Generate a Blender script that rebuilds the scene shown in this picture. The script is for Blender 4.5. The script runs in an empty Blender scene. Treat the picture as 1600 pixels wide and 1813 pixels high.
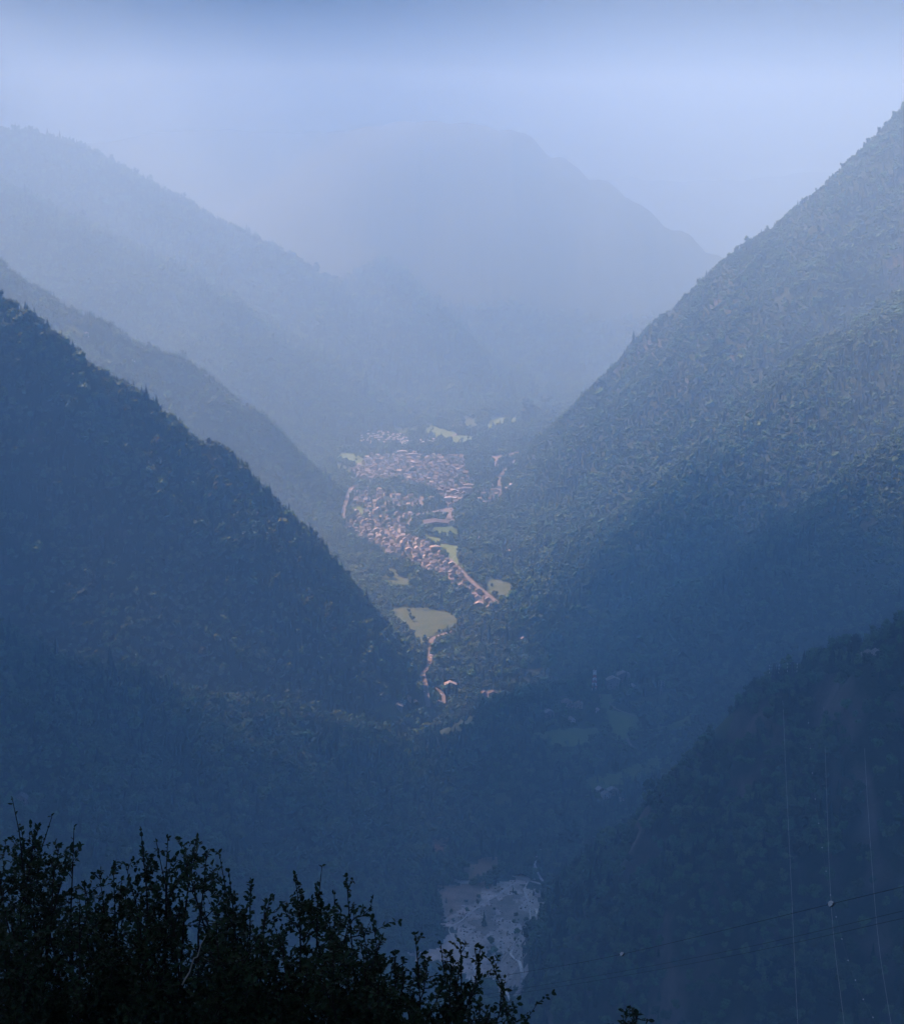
import bpy, bmesh, math, random
import numpy as np
from mathutils import Vector, Matrix

# ================= camera, sky, sun, exposure =================
sc = bpy.context.scene
COL = sc.collection
_pitch = math.atan((906.5 - 330.0) / 3200.0)
cam_data = bpy.data.cameras.new('camera'); cam = bpy.data.objects.new('camera', cam_data); COL.objects.link(cam)
cam.location = (0, 0, 0); cam.rotation_euler = (math.pi / 2 - _pitch, 0, 0)
cam_data.sensor_fit = 'HORIZONTAL'; cam_data.sensor_width = 36.0; cam_data.lens = 36.0 * 3200.0 / 1600.0
cam_data.clip_start = 0.5; cam_data.clip_end = 150000.0
sc.camera = cam

SUN_EL, SUN_LEFT = math.radians(50), math.radians(52)      # height, and how far left of straight ahead
SUN_DIR = Vector((-math.sin(SUN_LEFT) * math.cos(SUN_EL), math.cos(SUN_LEFT) * math.cos(SUN_EL), math.sin(SUN_EL)))
world = bpy.data.worlds.new('World'); sc.world = world; world.use_nodes = True
wn = world.node_tree; bgn = wn.nodes['Background']
sky = wn.nodes.new('ShaderNodeTexSky'); sky.sky_type = 'NISHITA'; sky.sun_disc = False
sky.sun_elevation = SUN_EL; sky.sun_rotation = -SUN_LEFT
sky.altitude = 1500; sky.air_density = 1.0; sky.dust_density = 0.1; sky.ozone_density = 6.0
wn.links.new(sky.outputs[0], bgn.inputs[0]); bgn.inputs[1].default_value = 0.15
sun_data = bpy.data.lights.new('sun', 'SUN'); sun = bpy.data.objects.new('sun', sun_data); COL.objects.link(sun)
sun_data.energy = 4.5; sun_data.angle = math.radians(0.53); sun_data.color = (1.0, 0.63, 0.46)
sun.rotation_euler = (-SUN_DIR).to_track_quat('-Z', 'Y').to_euler(); sun.location = (0, 0, 3000)
vs = sc.view_settings; vs.view_transform = 'Standard'; vs.look = 'None'; vs.gamma = 1; vs.use_curve_mapping = False
vs.exposure = 2.4
sc.cycles.volume_bounces = 2; sc.cycles.max_bounces = 5; sc.cycles.diffuse_bounces = 1; sc.cycles.transparent_max_bounces = 8
sc.cycles.use_denoising = True; sc.cycles.use_adaptive_sampling = False
HAZE_DENSITY, HAZE_COLOR, HAZE_ANISO = 3.4e-4, (0.33, 0.575, 0.86), 0.2

rng = np.random.default_rng(7); random.seed(7)

# ---- camera frame (metres; camera at origin, looking along +Y, pitched down) ----
FPX, CX, CY = 3200.0, 800.0, 906.5
TH = math.atan((CY - 330.0) / FPX)
CT, ST = math.cos(TH), math.sin(TH)
def ray(px, py):
    u = (np.asarray(px, float) - CX) / FPX; v = (CY - np.asarray(py, float)) / FPX
    return u, CT + v * ST, -ST + v * CT
def P(px, py, Y):
    a, b, c = ray(px, py)
    return (float(a / b * Y), float(Y), float(c / b * Y))

# ---- noise ----
def hash2(ix, iy, seed):
    h = (ix.astype(np.int64) * 374761393 + iy.astype(np.int64) * 668265263 + seed * 1442695041) & 0xFFFFFFFF
    h = ((h ^ (h >> 13)) * 1274126177) & 0xFFFFFFFF
    h = ((h ^ (h >> 16)) * 2246822519) & 0xFFFFFFFF
    return ((h ^ (h >> 15)) & 0xFFFFFF) / float(0xFFFFFF)
def vnoise(x, y, seed=0):
    ix = np.floor(x); iy = np.floor(y); fx = x - ix; fy = y - iy
    fx = fx * fx * fx * (fx * (fx * 6 - 15) + 10); fy = fy * fy * fy * (fy * (fy * 6 - 15) + 10)
    a = hash2(ix, iy, seed); b = hash2(ix + 1, iy, seed); c = hash2(ix, iy + 1, seed); d = hash2(ix + 1, iy + 1, seed)
    return (a + (b - a) * fx) * (1 - fy) + (c + (d - c) * fx) * fy
def fbm(x, y, seed=0, oct=4, ridged=False):
    s = 0; amp = 1.0; tot = 0
    for o in range(oct):
        n = vnoise(x * 2 ** o + 17.3 * o, y * 2 ** o - 9.1 * o, seed + o * 7)
        n = (1 - np.abs(2 * n - 1)) if ridged else n
        s = s + n * amp; tot += amp; amp *= 0.5
    return s / tot - 0.5

# ---- terrain: valley floor + spur ridges ----
RIDGES = [  # points, slope on the left of travel, slope on the right, rounding, spur noise
 # near left spur
 ([(-2600, 2500, 350), (-1300, 2600, 40), P(0, 566, 2700), P(200, 686, 2750), P(345, 796, 2790), P(395, 845, 2810)], 1.0, 1.1, 25, 1.0),
 # lower bulge of the near left slope
 ([(-1500, 1500, -50), (-800, 1900, -360), P(200, 1190, 2150), P(450, 1250, 2330), P(600, 1290, 2420)], 0.7, 0.8, 60, 1.0),
 # second left spur with lit crest
 ([(-2400, 3800, 500), (-1500, 3850, 60), P(0, 492, 3900), P(130, 572, 3900), P(300, 662, 3950), P(430, 742, 4000), P(520, 810, 4050), P(548, 860, 4060)], 0.9, 0.8, 15, 1.3),
 # third left spur
 ([(-2600, 5400, 900), P(0, 330, 5300), P(250, 520, 5300), P(430, 640, 5300), P(560, 715, 5350), P(640, 748, 5400)], 0.6, 0.6, 40, 1.2),
 # far mountain and its ridges
 ([(-4000, 8600, 260), (-2500, 8550, 160), P(100, 255, 8500), P(330, 220, 8450), P(560, 225, 8400), P(780, 178, 7700), P(900, 225, 7500), P(1100, 346, 7150), P(1290, 478, 6850)], 0.95, 0.66, 20, 1.2),
 ([P(560, 225, 8400), P(590, 345, 7300), P(700, 520, 6200), P(790, 680, 5800)], 0.7, 0.7, 40, 1.0),
 ([(-4000, 6200, 900), P(-300, 160, 6300), P(100, 260, 6300), P(400, 420, 6200), P(600, 600, 5900), P(720, 690, 5700)], 0.6, 0.6, 60, 1.0),
 # right main spur (skyline)
 ([(2600, 4000, 1100), P(1700, 150, 4250), P(1600, 256, 4300), P(1540, 298, 4330), P(1430, 372, 4400), P(1385, 432, 4440), P(1330, 488, 4480), P(1285, 502, 4540), P(1200, 604, 4650), P(1100, 706, 4850), P(1040, 738, 5000), P(1000, 752, 5150)], 0.98, 0.9, 20, 1.2),
 # right valley wall, lit rib in front of the main spur
 ([P(1600, 330, 4000), P(1500, 460, 3950), P(1330, 620, 3900), P(1200, 740, 3870), P(1120, 830, 3830), P(1060, 880, 3800)], 0.92, 0.9, 40, 1.3),
 # right middle rib
 ([(1900, 3300, 300), P(1700, 480, 3400), P(1500, 700, 3350), P(1290, 880, 3300), P(1150, 985, 3200)], 0.85, 0.85, 50, 1.2),
 # right shoulder above the shelf
 ([(1800, 2800, 120), P(1700, 740, 2750), P(1600, 835, 2800), P(1400, 950, 2850), P(1240, 1040, 2900)], 0.75, 0.8, 20, 1.0),
 # shelf with meadows
 ([P(1520, 1120, 2550), P(1300, 1160, 2620), P(1180, 1185, 2600), P(1060, 1205, 2560), P(960, 1245, 2480), P(880, 1285, 2440), P(800, 1345, 2420)], 0.32, 0.5, 30, 0.35),
 # near right cliff spur
 ([(1500, 1300, -20), P(1700, 1060, 1500), P(1600, 1140, 1500), P(1440, 1192, 1600), P(1330, 1238, 1650), P(1318, 1312, 1660), P(1278, 1384, 1680), P(1226, 1480, 1700), P(1130, 1572, 1740), P(1020, 1650, 1770)], 1.35, 1.2, 10, 0.8),
 # distant ranges
 ([(-9000, 12500, 240), (-5000, 12200, 120), (-2000, 12000, 230), (300, 11600, 120), (1800, 11500, 40), (3200, 11000, 170), (5200, 11500, 90), (9000, 12000, 260)], 0.5, 0.45, 80, 2.0),
 ([(-30000, 24000, 250), (-14000, 25000, 120), (-8000, 26000, 240), (-1000, 24500, 130), (3000, 24000, 260), (6000, 23000, 150), (14000, 24000, 230), (30000, 25000, 250)], 0.35, 0.3, 200, 3.0),
 # outer valley walls, off to the sides
 ([(3000, -3000, 700), (2600, 1500, 800), (3000, 6000, 900), (5000, 9000, 1200)], 0.85, 0.8, 100, 2.0),
 ([(-3200, -3000, 900), (-2900, 2000, 900), (-3300, 6000, 1200), (-5000, 9000, 1400)], 0.8, 0.85, 100, 2.0),
]
# valley line: y, x, z, half width
VL = np.array([(-3000, 250, -960, 60), (1200, 60, -905, 40), (1650, 95, -872, 40), (1800, 60, -858, 55), (2050, 45, -838, 70), (2250, 65, -832, 25), (2450, -10, -836, 18), (2620, -50, -828, 70),
               (2800, -40, -808, 60), (3050, -60, -768, 110), (3300, -60, -738, 130), (3600, -40, -718, 170), (3900, -30, -706, 210),
               (4300, -10, -697, 210), (4700, 20, -690, 200), (5200, 40, -684, 230), (5600, 220, -684, 140), (6200, 900, -690, 120), (7500, 2500, -690, 200), (9500, 4500, -690, 300), (60000, 20000, -650, 500)], float)
def ridge_height(x, y, pts, kl, kr, r):
    out = np.full(x.shape, -1e9)
    for (x0, y0, z0), (x1, y1, z1) in zip(pts[:-1], pts[1:]):
        dx, dy = x1 - x0, y1 - y0; L2 = dx * dx + dy * dy
        t = np.clip(((x - x0) * dx + (y - y0) * dy) / L2, 0, 1)
        ex, ey = x - (x0 + t * dx), y - (y0 + t * dy)
        d = np.sqrt(ex * ex + ey * ey)
        sg = (dx * (y - y0) - dy * (x - x0)) / (math.sqrt(L2) * np.maximum(d, 1.0)); k = 0.5 * (kl + kr) + 0.5 * (kl - kr) * np.clip(sg, -1, 1)
        out = np.maximum(out, z0 + (z1 - z0) * t - k * (np.sqrt(d * d + r * r) - r))
    return out
def terrain(x, y):
    # warp the plan a little so that ridges and walls are not straight
    wx = x + 26 * fbm(x / 330, y / 330, 3, 3) * 2
    wy = y + 26 * fbm(x / 330, y / 330, 4, 3) * 2
    acc = np.zeros(x.shape); T = 9.0
    xc = np.interp(y, VL[:, 0], VL[:, 1]); zf = np.interp(y, VL[:, 0], VL[:, 2]); w = np.interp(y, VL[:, 0], VL[:, 3])
    dd = np.maximum(0, np.abs(x - xc) - w)
    fl = zf + 0.05 * dd + np.minimum(dd, 400) * (0.05 + 0.17 * (x > xc) * np.clip((y - 2900) / 300, 0, 1) * np.clip((5200 - y) / 500, 0, 1))
    hs = [fl]
    gul = fbm(x / 420, y / 420, 11, 5, True) * 95
    for pts, kl, kr, r, na in RIDGES:
        h = ridge_height(wx, wy, pts, kl, kr, r)
        hs.append(h)
    m = np.maximum.reduce(hs)
    for h in hs: acc += np.exp(np.clip((h - m) / T, -60, 0))
    z = m + T * np.log(acc)
    above = np.clip((z - fl) / 140, 0, 1)
    damp = above * np.clip((y - 1000) / 800, 0.2, 1)
    # meadow shelf stays smooth
    damp = damp * (1 - 0.75 * np.exp(-((x - 190) / 190) ** 2 - ((y - 2430) / 190) ** 2))
    rel = 0.62 + 0.5 * np.clip((y - 3000) / 700, 0, 1) * np.clip((6500 - y) / 800, 0, 1) * (1 + 0.6 * np.clip((x - 250) / 300, 0, 1))
    z = z + damp * (gul * rel + fbm(x / 95, y / 95, 21, 4, True) * 22)
    # crags on the near right cliff
    crag = np.clip(1 - np.abs(y - 1500) / 450, 0, 1) * np.clip((x - 60) / 120, 0, 1) * above
    z = z + crag * fbm(x / 75, y / 75, 31, 5, True) * 62
    z = np.where(z > 180, 180 + 130 * (1 - np.exp(-(z - 180) / 130)), z)      # the tops stay under the haze
    return z
def camera_hill(x, y):
    # the mountainside the camera stands on
    d = np.sqrt(np.maximum(y + 30, 0) ** 2 + 0.02 * x * x)
    z = -2.2 - 0.62 * np.maximum(y - 3, 0) - 0.0002 * np.maximum(y - 20, 0) ** 2 + 6 * np.clip(-x / 30, -1.5, 1) * np.clip(y / 12, 0, 1) * np.clip(1 - (y - 20) / 60, 0, 1)
    z = np.where(y < 3, -2.2 + 250 * (1 - np.exp(-np.maximum(3 - y, 0) * 0.55 / 250)), z)
    return z + np.clip(np.abs(y) / 60, 0, 1) * 10 * fbm(x / 60, y / 60, 41, 4)

def axis(parts):
    out = []
    for a, b, s in parts: out += list(np.arange(a, b - 1e-6, s))
    return np.array(out + [parts[-1][1]], float)
def stretch(a, b, s0, g):
    v = [a]; s = s0
    while v[-1] < b: s *= g; v.append(v[-1] + s)
    return v[1:]
_xr = stretch(1150, 45000, 13, 1.09)
_xc = list(np.arange(500, 1151, 13.0))
XS = np.array([-v for v in reversed(_xr)] + [-v for v in reversed(_xc)] + list(np.arange(-494, 495, 6.5)) + _xc + _xr)
_yn = [v for v in stretch(0, 1100, 1.0, 1.12) if v < 1000]
YS = np.array([-3000, -1500, -700, -300, -120, -50, -20, -8, 0] + _yn + list(np.arange(1010, 5300, 7.5)) + [5300] + stretch(5300, 60000, 9, 1.06))
GX, GY = np.meshgrid(XS, YS)
GZ = np.maximum(terrain(GX, GY), camera_hill(GX, GY))
def ground(x, y):
    x = np.asarray(x, float); y = np.asarray(y, float)
    i = np.clip(np.searchsorted(XS, x) - 1, 0, len(XS) - 2); j = np.clip(np.searchsorted(YS, y) - 1, 0, len(YS) - 2)
    fx = (x - XS[i]) / (XS[i + 1] - XS[i]); fy = (y - YS[j]) / (YS[j + 1] - YS[j])
    return (GZ[j, i] * (1 - fx) + GZ[j, i + 1] * fx) * (1 - fy) + (GZ[j + 1, i] * (1 - fx) + GZ[j + 1, i + 1] * fx) * fy
_STEPS = np.concatenate([np.arange(900, 5400, 9.0), np.arange(5400, 9500, 40.0), np.arange(9500, 40000, 400.0)])
def hit(px, py):
    """where the sight line of a photo pixel meets the ground: arrays x, y, z (nan if none)"""
    px = np.atleast_1d(np.asarray(px, float)); py = np.atleast_1d(np.asarray(py, float))
    a, b, c = ray(px, py); sx = a / b; sz = c / b
    done = np.zeros(px.shape, bool); Y = np.full(px.shape, np.nan); prev = _STEPS[0]
    pd = np.full(px.shape, 1.0)
    for s in _STEPS:
        d = sz * s - ground(sx * s, np.full(px.shape, s))
        new = (~done) & (d <= 0)
        Y = np.where(new, prev + (s - prev) * pd / np.maximum(pd - d, 1e-6), Y)
        done |= new; pd = d; prev = s
    return sx * Y, Y, sz * Y
# ================= helpers =================
def tag(o, label=None, cat=None, group=None, kind=None):
    if label: o['label'] = label
    if cat: o['category'] = cat
    if group: o['group'] = group
    if kind: o['kind'] = kind
    return o
def mesh_np(name, V, F, smooth=False):
    """V (n,3) array, F list/array of tris or quads -> mesh, built fast"""
    me = bpy.data.meshes.new(name); V = np.asarray(V, np.float32)
    if isinstance(F, np.ndarray):
        n, k = F.shape
        me.vertices.add(len(V)); me.vertices.foreach_set('co', V.ravel())
        me.loops.add(n * k); me.loops.foreach_set('vertex_index', F.astype(np.int32).ravel())
        me.polygons.add(n); me.polygons.foreach_set('loop_start', np.arange(0, n * k, k, dtype=np.int32))
        me.update(calc_edges=True)
        if smooth: me.polygons.foreach_set('use_smooth', np.ones(n, bool))
    else:
        me.from_pydata([tuple(map(float, v)) for v in V], [], F); me.update()
        if smooth: me.polygons.foreach_set('use_smooth', np.ones(len(me.polygons), bool))
    return me
def obj(name, me, mat=None, parent=None, loc=None, rz=None, scale=None):
    o = bpy.data.objects.new(name, me); COL.objects.link(o)
    if mat is not None and me is not None and not me.materials: me.materials.append(mat)
    if parent is not None: o.parent = parent
    if loc is not None: o.location = loc
    if rz is not None: o.rotation_euler = (0, 0, rz)
    if scale is not None: o.scale = scale
    return o
def empty(name, loc, rz=0, scale=None):
    o = bpy.data.objects.new(name, None); COL.objects.link(o); o.location = loc; o.rotation_euler = (0, 0, rz)
    if scale is not None: o.scale = scale
    o.empty_display_size = 0.5
    return o
class MB:
    def __init__(s): s.v = []; s.f = []
    def box(s, x0, x1, y0, y1, z0, z1):
        n = len(s.v)
        s.v += [(x0, y0, z0), (x1, y0, z0), (x1, y1, z0), (x0, y1, z0), (x0, y0, z1), (x1, y0, z1), (x1, y1, z1), (x0, y1, z1)]
        s.f += [tuple(n + i for i in q) for q in ((0, 3, 2, 1), (4, 5, 6, 7), (0, 1, 5, 4), (1, 2, 6, 5), (2, 3, 7, 6), (3, 0, 4, 7))]
        return s
    def prism(s, prof, y0, y1):                  # closed profile in x,z pulled along y
        n = len(s.v); k = len(prof)
        s.v += [(x, y0, z) for x, z in prof] + [(x, y1, z) for x, z in prof]
        s.f += [tuple(range(n, n + k)), tuple(range(n + 2 * k - 1, n + k - 1, -1))]
        s.f += [(n + i, n + k + i, n + k + (i + 1) % k, n + (i + 1) % k) for i in range(k)]
        return s
    def tube(s, pts, rads, sides=5):
        pts = [Vector(p) for p in pts]; n0 = len(s.v)
        for i, p in enumerate(pts):
            d = (pts[min(i + 1, len(pts) - 1)] - pts[max(i - 1, 0)]).normalized()
            a = d.cross(Vector((0.31, 0.95, 0.05))).normalized(); b = d.cross(a)
            r = rads[i] if hasattr(rads, '__len__') else rads
            for k in range(sides):
                t = 2 * math.pi * k / sides; q = p + (a * math.cos(t) + b * math.sin(t)) * r; s.v.append((q.x, q.y, q.z))
        for i in range(len(pts) - 1):
            for k in range(sides):
                k2 = (k + 1) % sides
                s.f.append((n0 + i * sides + k, n0 + i * sides + k2, n0 + (i + 1) * sides + k2, n0 + (i + 1) * sides + k))
        e = n0 + (len(pts) - 1) * sides
        s.f += [tuple(range(n0 + sides - 1, n0 - 1, -1)), tuple(range(e, e + sides))]
        return s
    def mesh(s, name, smooth=False): return mesh_np(name, s.v, s.f, smooth)
    def build(s, name, mat, parent=None, smooth=False, **k): return obj(name, s.mesh(name, smooth), mat, parent, **k)

# ---- materials ----
def nodes_of(m): m.use_nodes = True; return m.node_tree, m.node_tree.nodes['Principled BSDF']
def mat(name, col, rough=0.85, var=0.25, scale=0.4, spec=0.2, metal=0.0, rnd=0.0, col2=None, bump=0.0):
    m = bpy.data.materials.new(name); nt, b = nodes_of(m); N = nt.nodes.new; L = nt.links.new
    tc = N('ShaderNodeTexCoord'); nz = N('ShaderNodeTexNoise'); nz.inputs['Scale'].default_value = scale; nz.inputs['Detail'].default_value = 5
    L(tc.outputs['Object'], nz.inputs['Vector'])
    mx = N('ShaderNodeMix'); mx.data_type = 'RGBA'
    c2 = col2 if col2 else tuple(c * (1 + var) for c in col); c1 = col if col2 else tuple(c * (1 - var) for c in col)
    mx.inputs[6].default_value = (*c1, 1); mx.inputs[7].default_value = (*c2, 1)
    mr = N('ShaderNodeMapRange'); mr.inputs[1].default_value = 0.3; mr.inputs[2].default_value = 0.7
    L(nz.outputs['Fac'], mr.inputs[0]); L(mr.outputs[0], mx.inputs[0]); out = mx.outputs[2]
    if rnd > 0:
        oi = N('ShaderNodeObjectInfo'); hs = N('ShaderNodeHueSaturation'); r2 = N('ShaderNodeMapRange'); r2.inputs[3].default_value = 1 - rnd; r2.inputs[4].default_value = 1 + rnd
        L(oi.outputs['Random'], r2.inputs[0]); L(r2.outputs[0], hs.inputs['Value']); L(out, hs.inputs['Color'])
        r3 = N('ShaderNodeMapRange'); r3.inputs[3].default_value = 0.5 - rnd * 0.06; r3.inputs[4].default_value = 0.5 + rnd * 0.06
        ml = N('ShaderNodeMath'); ml.operation = 'FRACT'; mm = N('ShaderNodeMath'); mm.operation = 'MULTIPLY'; mm.inputs[1].default_value = 17.3
        L(oi.outputs['Random'], mm.inputs[0]); L(mm.outputs[0], ml.inputs[0]); L(ml.outputs[0], r3.inputs[0]); L(r3.outputs[0], hs.inputs['Hue'])
        out = hs.outputs[0]
    L(out, b.inputs['Base Color']); b.inputs['Roughness'].default_value = rough; b.inputs['Metallic'].default_value = metal
    b.inputs['Specular IOR Level'].default_value = spec
    if bump > 0:
        bp = N('ShaderNodeBump'); bp.inputs['Strength'].default_value = 1; bp.inputs['Distance'].default_value = bump
        L(nz.outputs['Fac'], bp.inputs['Height']); L(bp.outputs[0], b.inputs['Normal'])
    return m
M = {}
M['crown'] = mat('broadleaf', (0.055, 0.112, 0.040), 0.7, 0.4, 0.5, rnd=0.6)
M['conifer'] = mat('needles', (0.022, 0.048, 0.026), 0.75, 0.3, 0.5, rnd=0.4)
M['bark'] = mat('bark', (0.09, 0.07, 0.055), 0.9, 0.35, 2.0)
M['leaf'] = mat('leaf', (0.026, 0.050, 0.020), 0.55, 0.4, 3.0, spec=0.25)
M['twig'] = mat('twig', (0.035, 0.028, 0.024), 0.85, 0.4, 6.0)
M['pale_twig'] = mat('pale_twig', (0.30, 0.28, 0.25), 0.8, 0.3, 9.0)
M['meadow'] = mat('meadow_grass', (0.080, 0.150, 0.048), 0.9, 0.3, 0.06, col2=(0.135, 0.195, 0.070))
M['hay'] = mat('hay_meadow', (0.085, 0.115, 0.052), 0.9, 0.3, 0.06, col2=(0.042, 0.080, 0.030))
M['dry'] = mat('dry_grass', (0.26, 0.21, 0.16), 0.9, 0.3, 0.05, col2=(0.16, 0.14, 0.10))
M['gravel'] = mat('gravel', (0.24, 0.23, 0.225), 0.9, 0.3, 0.05, col2=(0.62, 0.59, 0.57), bump=1.5)
M['gravel_dark'] = mat('scree', (0.11, 0.105, 0.09), 0.9, 0.3, 0.05, col2=(0.34, 0.30, 0.27), bump=1.2)
M['water'] = mat('white_water', (0.28, 0.29, 0.31), 0.35, 0.3, 0.5, spec=0.5, col2=(0.60, 0.62, 0.64))
M['asphalt'] = mat('pale_asphalt', (0.15, 0.145, 0.14), 0.9, 0.2, 0.1)
M['track'] = mat('dirt_track', (0.20, 0.175, 0.145), 0.95, 0.2, 0.15)
M['steel'] = mat('galvanised_steel', (0.30, 0.31, 0.32), 0.5, 0.15, 1.0, metal=0.3)
M['dark_steel'] = mat('dark_steel', (0.05, 0.055, 0.06), 0.6, 0.2, 1.0)
M['alu'] = mat('aluminium_wire', (0.75, 0.75, 0.75), 0.4, 0.1, 1.0)
M['wire'] = mat('dark_wire', (0.02, 0.02, 0.022), 0.6, 0.2, 1.0)
M['red'] = mat('red_paint', (0.5, 0.06, 0.05), 0.6, 0.15, 0.5)
M['white'] = mat('white_paint', (0.85, 0.85, 0.85), 0.6, 0.08, 0.5)
M['glass'] = mat('window_glass', (0.03, 0.035, 0.04), 0.15, 0.2, 1.0, spec=0.6)
M['wood'] = mat('brown_wood', (0.16, 0.09, 0.05), 0.8, 0.3, 1.5)
M['tyre'] = mat('tyre', (0.02, 0.02, 0.02), 0.9, 0.2, 2)
WALLS = {'white': mat('white_render', (0.62, 0.62, 0.61), 0.9, 0.12, 0.3), 'cream': mat('cream_render', (0.52, 0.50, 0.45), 0.9, 0.12, 0.3),
         'pink': mat('pinkish_render', (0.45, 0.40, 0.38), 0.9, 0.12, 0.3), 'stone': mat('grey_stone', (0.25, 0.245, 0.24), 0.95, 0.35, 0.8), 'yellow': mat('yellow_render', (0.55, 0.42, 0.16), 0.9, 0.1, 0.3)}
ROOFS = {'grey': mat('grey_slate', (0.16, 0.16, 0.165), 0.75, 0.3, 0.7, rnd=0.35), 'brown': mat('brown_slate', (0.15, 0.138, 0.13), 0.8, 0.3, 0.7, rnd=0.35),
         'pale': mat('pale_slate', (0.32, 0.315, 0.31), 0.75, 0.25, 0.7, rnd=0.25), 'dark': mat('dark_sheet_roof', (0.085, 0.08, 0.082), 0.7, 0.2, 0.2)}

# ================= ground =================
ny, nx = GX.shape
V = np.stack([GX.ravel(), GY.ravel(), GZ.ravel()], 1)
_i = np.arange(ny * nx).reshape(ny, nx)
F = np.stack([_i[:-1, :-1].ravel(), _i[:-1, 1:].ravel(), _i[1:, 1:].ravel(), _i[1:, :-1].ravel()], 1)
gm = bpy.data.materials.new('forest_floor_and_rock'); nt, b = nodes_of(gm); N = nt.nodes.new; L = nt.links.new
geo = N('ShaderNodeNewGeometry'); sx = N('ShaderNodeSeparateXYZ'); L(geo.outputs['Normal'], sx.inputs[0])
nz = N('ShaderNodeTexNoise'); nz.inputs['Scale'].default_value = 0.03; nz.inputs['Detail'].default_value = 8; tcn = N('ShaderNodeTexCoord'); L(tcn.outputs['Object'], nz.inputs['Vector'])
ad = N('ShaderNodeMath'); ad.operation = 'MULTIPLY_ADD'; ad.inputs[1].default_value = 0.5; L(nz.outputs['Fac'], ad.inputs[0]); L(sx.outputs['Z'], ad.inputs[2])
mr = N('ShaderNodeMapRange'); mr.inputs[1].default_value = 0.64; mr.inputs[2].default_value = 0.82; L(ad.outputs[0], mr.inputs[0])
mx = N('ShaderNodeMix'); mx.data_type = 'RGBA'; mx.inputs[6].default_value = (0.15, 0.13, 0.12, 1); mx.inputs[7].default_value = (0.032, 0.048, 0.022, 1); L(mr.outputs[0], mx.inputs[0])
n2 = N('ShaderNodeTexNoise'); n2.inputs['Scale'].default_value = 0.12; n2.inputs['Detail'].default_value = 6; L(tcn.outputs['Object'], n2.inputs['Vector'])
hv = N('ShaderNodeHueSaturation'); m3 = N('ShaderNodeMapRange'); m3.inputs[3].default_value = 0.5; m3.inputs[4].default_value = 1.5; L(n2.outputs['Fac'], m3.inputs[0]); L(m3.outputs[0], hv.inputs['Value']); L(mx.outputs[2], hv.inputs['Color'])
L(hv.outputs[0], b.inputs['Base Color']); b.inputs['Roughness'].default_value = 0.95; b.inputs['Specular IOR Level'].default_value = 0.1
bp = N('ShaderNodeBump'); bp.inputs['Strength'].default_value = 1; bp.inputs['Distance'].default_value = 3; L(n2.outputs['Fac'], bp.inputs['Height']); L(bp.outputs[0], b.inputs['Normal'])
tag(obj('terrain', mesh_np('terrain', V, F, True), gm), 'steep wooded mountainsides and valley floor', None, None, 'structure')

# occupancy raster of the valley floor: 1 = nothing grows there
OX0, OY0, OS = -900.0, 1500.0, 4.0
OCC = np.zeros((1100, 475), np.uint8)
_oy, _ox = np.mgrid[0:OCC.shape[0], 0:OCC.shape[1]]; _oxw = OX0 + (_ox + .5) * OS; _oyw = OY0 + (_oy + .5) * OS
def inpoly(x, y, poly):
    r = np.zeros(np.shape(x), bool); n = len(poly); j = n - 1
    for i in range(n):
        xi, yi = poly[i]; xj, yj = poly[j]
        if yi != yj:
            c = ((yi > y) != (yj > y)) & (x < (xj - xi) * (y - yi) / (yj - yi) + xi); r ^= c
        j = i
    return r
def occ_disc(x, y, r):
    i0 = max(0, int((y - r - OY0) / OS)); i1 = int((y + r - OY0) / OS) + 2; j0 = max(0, int((x - r - OX0) / OS)); j1 = int((x + r - OX0) / OS) + 2
    if i1 <= 0 or j1 <= 0: return
    OCC[i0:i1, j0:j1][((_oxw[i0:i1, j0:j1] - x) ** 2 + (_oyw[i0:i1, j0:j1] - y) ** 2) < r * r] = 1
def occ_at(x, y):
    i = ((np.asarray(y) - OY0) / OS).astype(int); j = ((np.asarray(x) - OX0) / OS).astype(int)
    ok = (i >= 0) & (j >= 0) & (i < OCC.shape[0]) & (j < OCC.shape[1])
    return np.where(ok, OCC[np.clip(i, 0, OCC.shape[0] - 1), np.clip(j, 0, OCC.shape[1] - 1)], 0)
def world_poly(px):
    a = np.array(px, float); x, y, z = hit(a[:, 0], a[:, 1])
    return [(float(p), float(q)) for p, q in zip(x, y) if not math.isnan(q)]
def drape(name, px, m, lift=0.45, cell=3.5, label=None, world=None, rough=0.0, code=1, jit=8.0, jw=9.0):
    poly = world or world_poly(px); a = np.array(poly)
    x0, y0 = a.min(0) - cell; x1, y1 = a.max(0) + cell
    nxx = int((x1 - x0) / cell) + 2; nyy = int((y1 - y0) / cell) + 2
    X, Y = np.meshgrid(x0 + np.arange(nxx) * cell, y0 + np.arange(nyy) * cell)
    jx = fbm(X / jw, Y / jw, 5, 3) * jit * 1.6; jy = fbm(X / jw, Y / jw, 6, 3) * jit * 1.6
    cxx = X[:-1, :-1] + cell / 2; cyy = Y[:-1, :-1] + cell / 2
    ins = inpoly(cxx + jx[:-1, :-1], cyy + jy[:-1, :-1], poly)
    if not ins.any(): print('empty drape', name, poly[:2]); return None
    Z = ground(X, Y) + lift + (rough * (fbm(X / 7, Y / 7, 9, 3) + 0.5) if rough else 0)
    idx = np.arange(X.size).reshape(X.shape); jj, ii = np.nonzero(ins)
    F = np.stack([idx[jj, ii], idx[jj, ii + 1], idx[jj + 1, ii + 1], idx[jj + 1, ii]], 1)
    used, inv = np.unique(F, return_inverse=True)
    V = np.stack([X.ravel(), Y.ravel(), Z.ravel()], 1)[used]
    o = obj(name, mesh_np(name, V, inv.reshape(-1, 4), True), m); tag(o, label, None, None, 'structure')
    OCC[inpoly(_oxw, _oyw, poly)] = code
    return o
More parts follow.
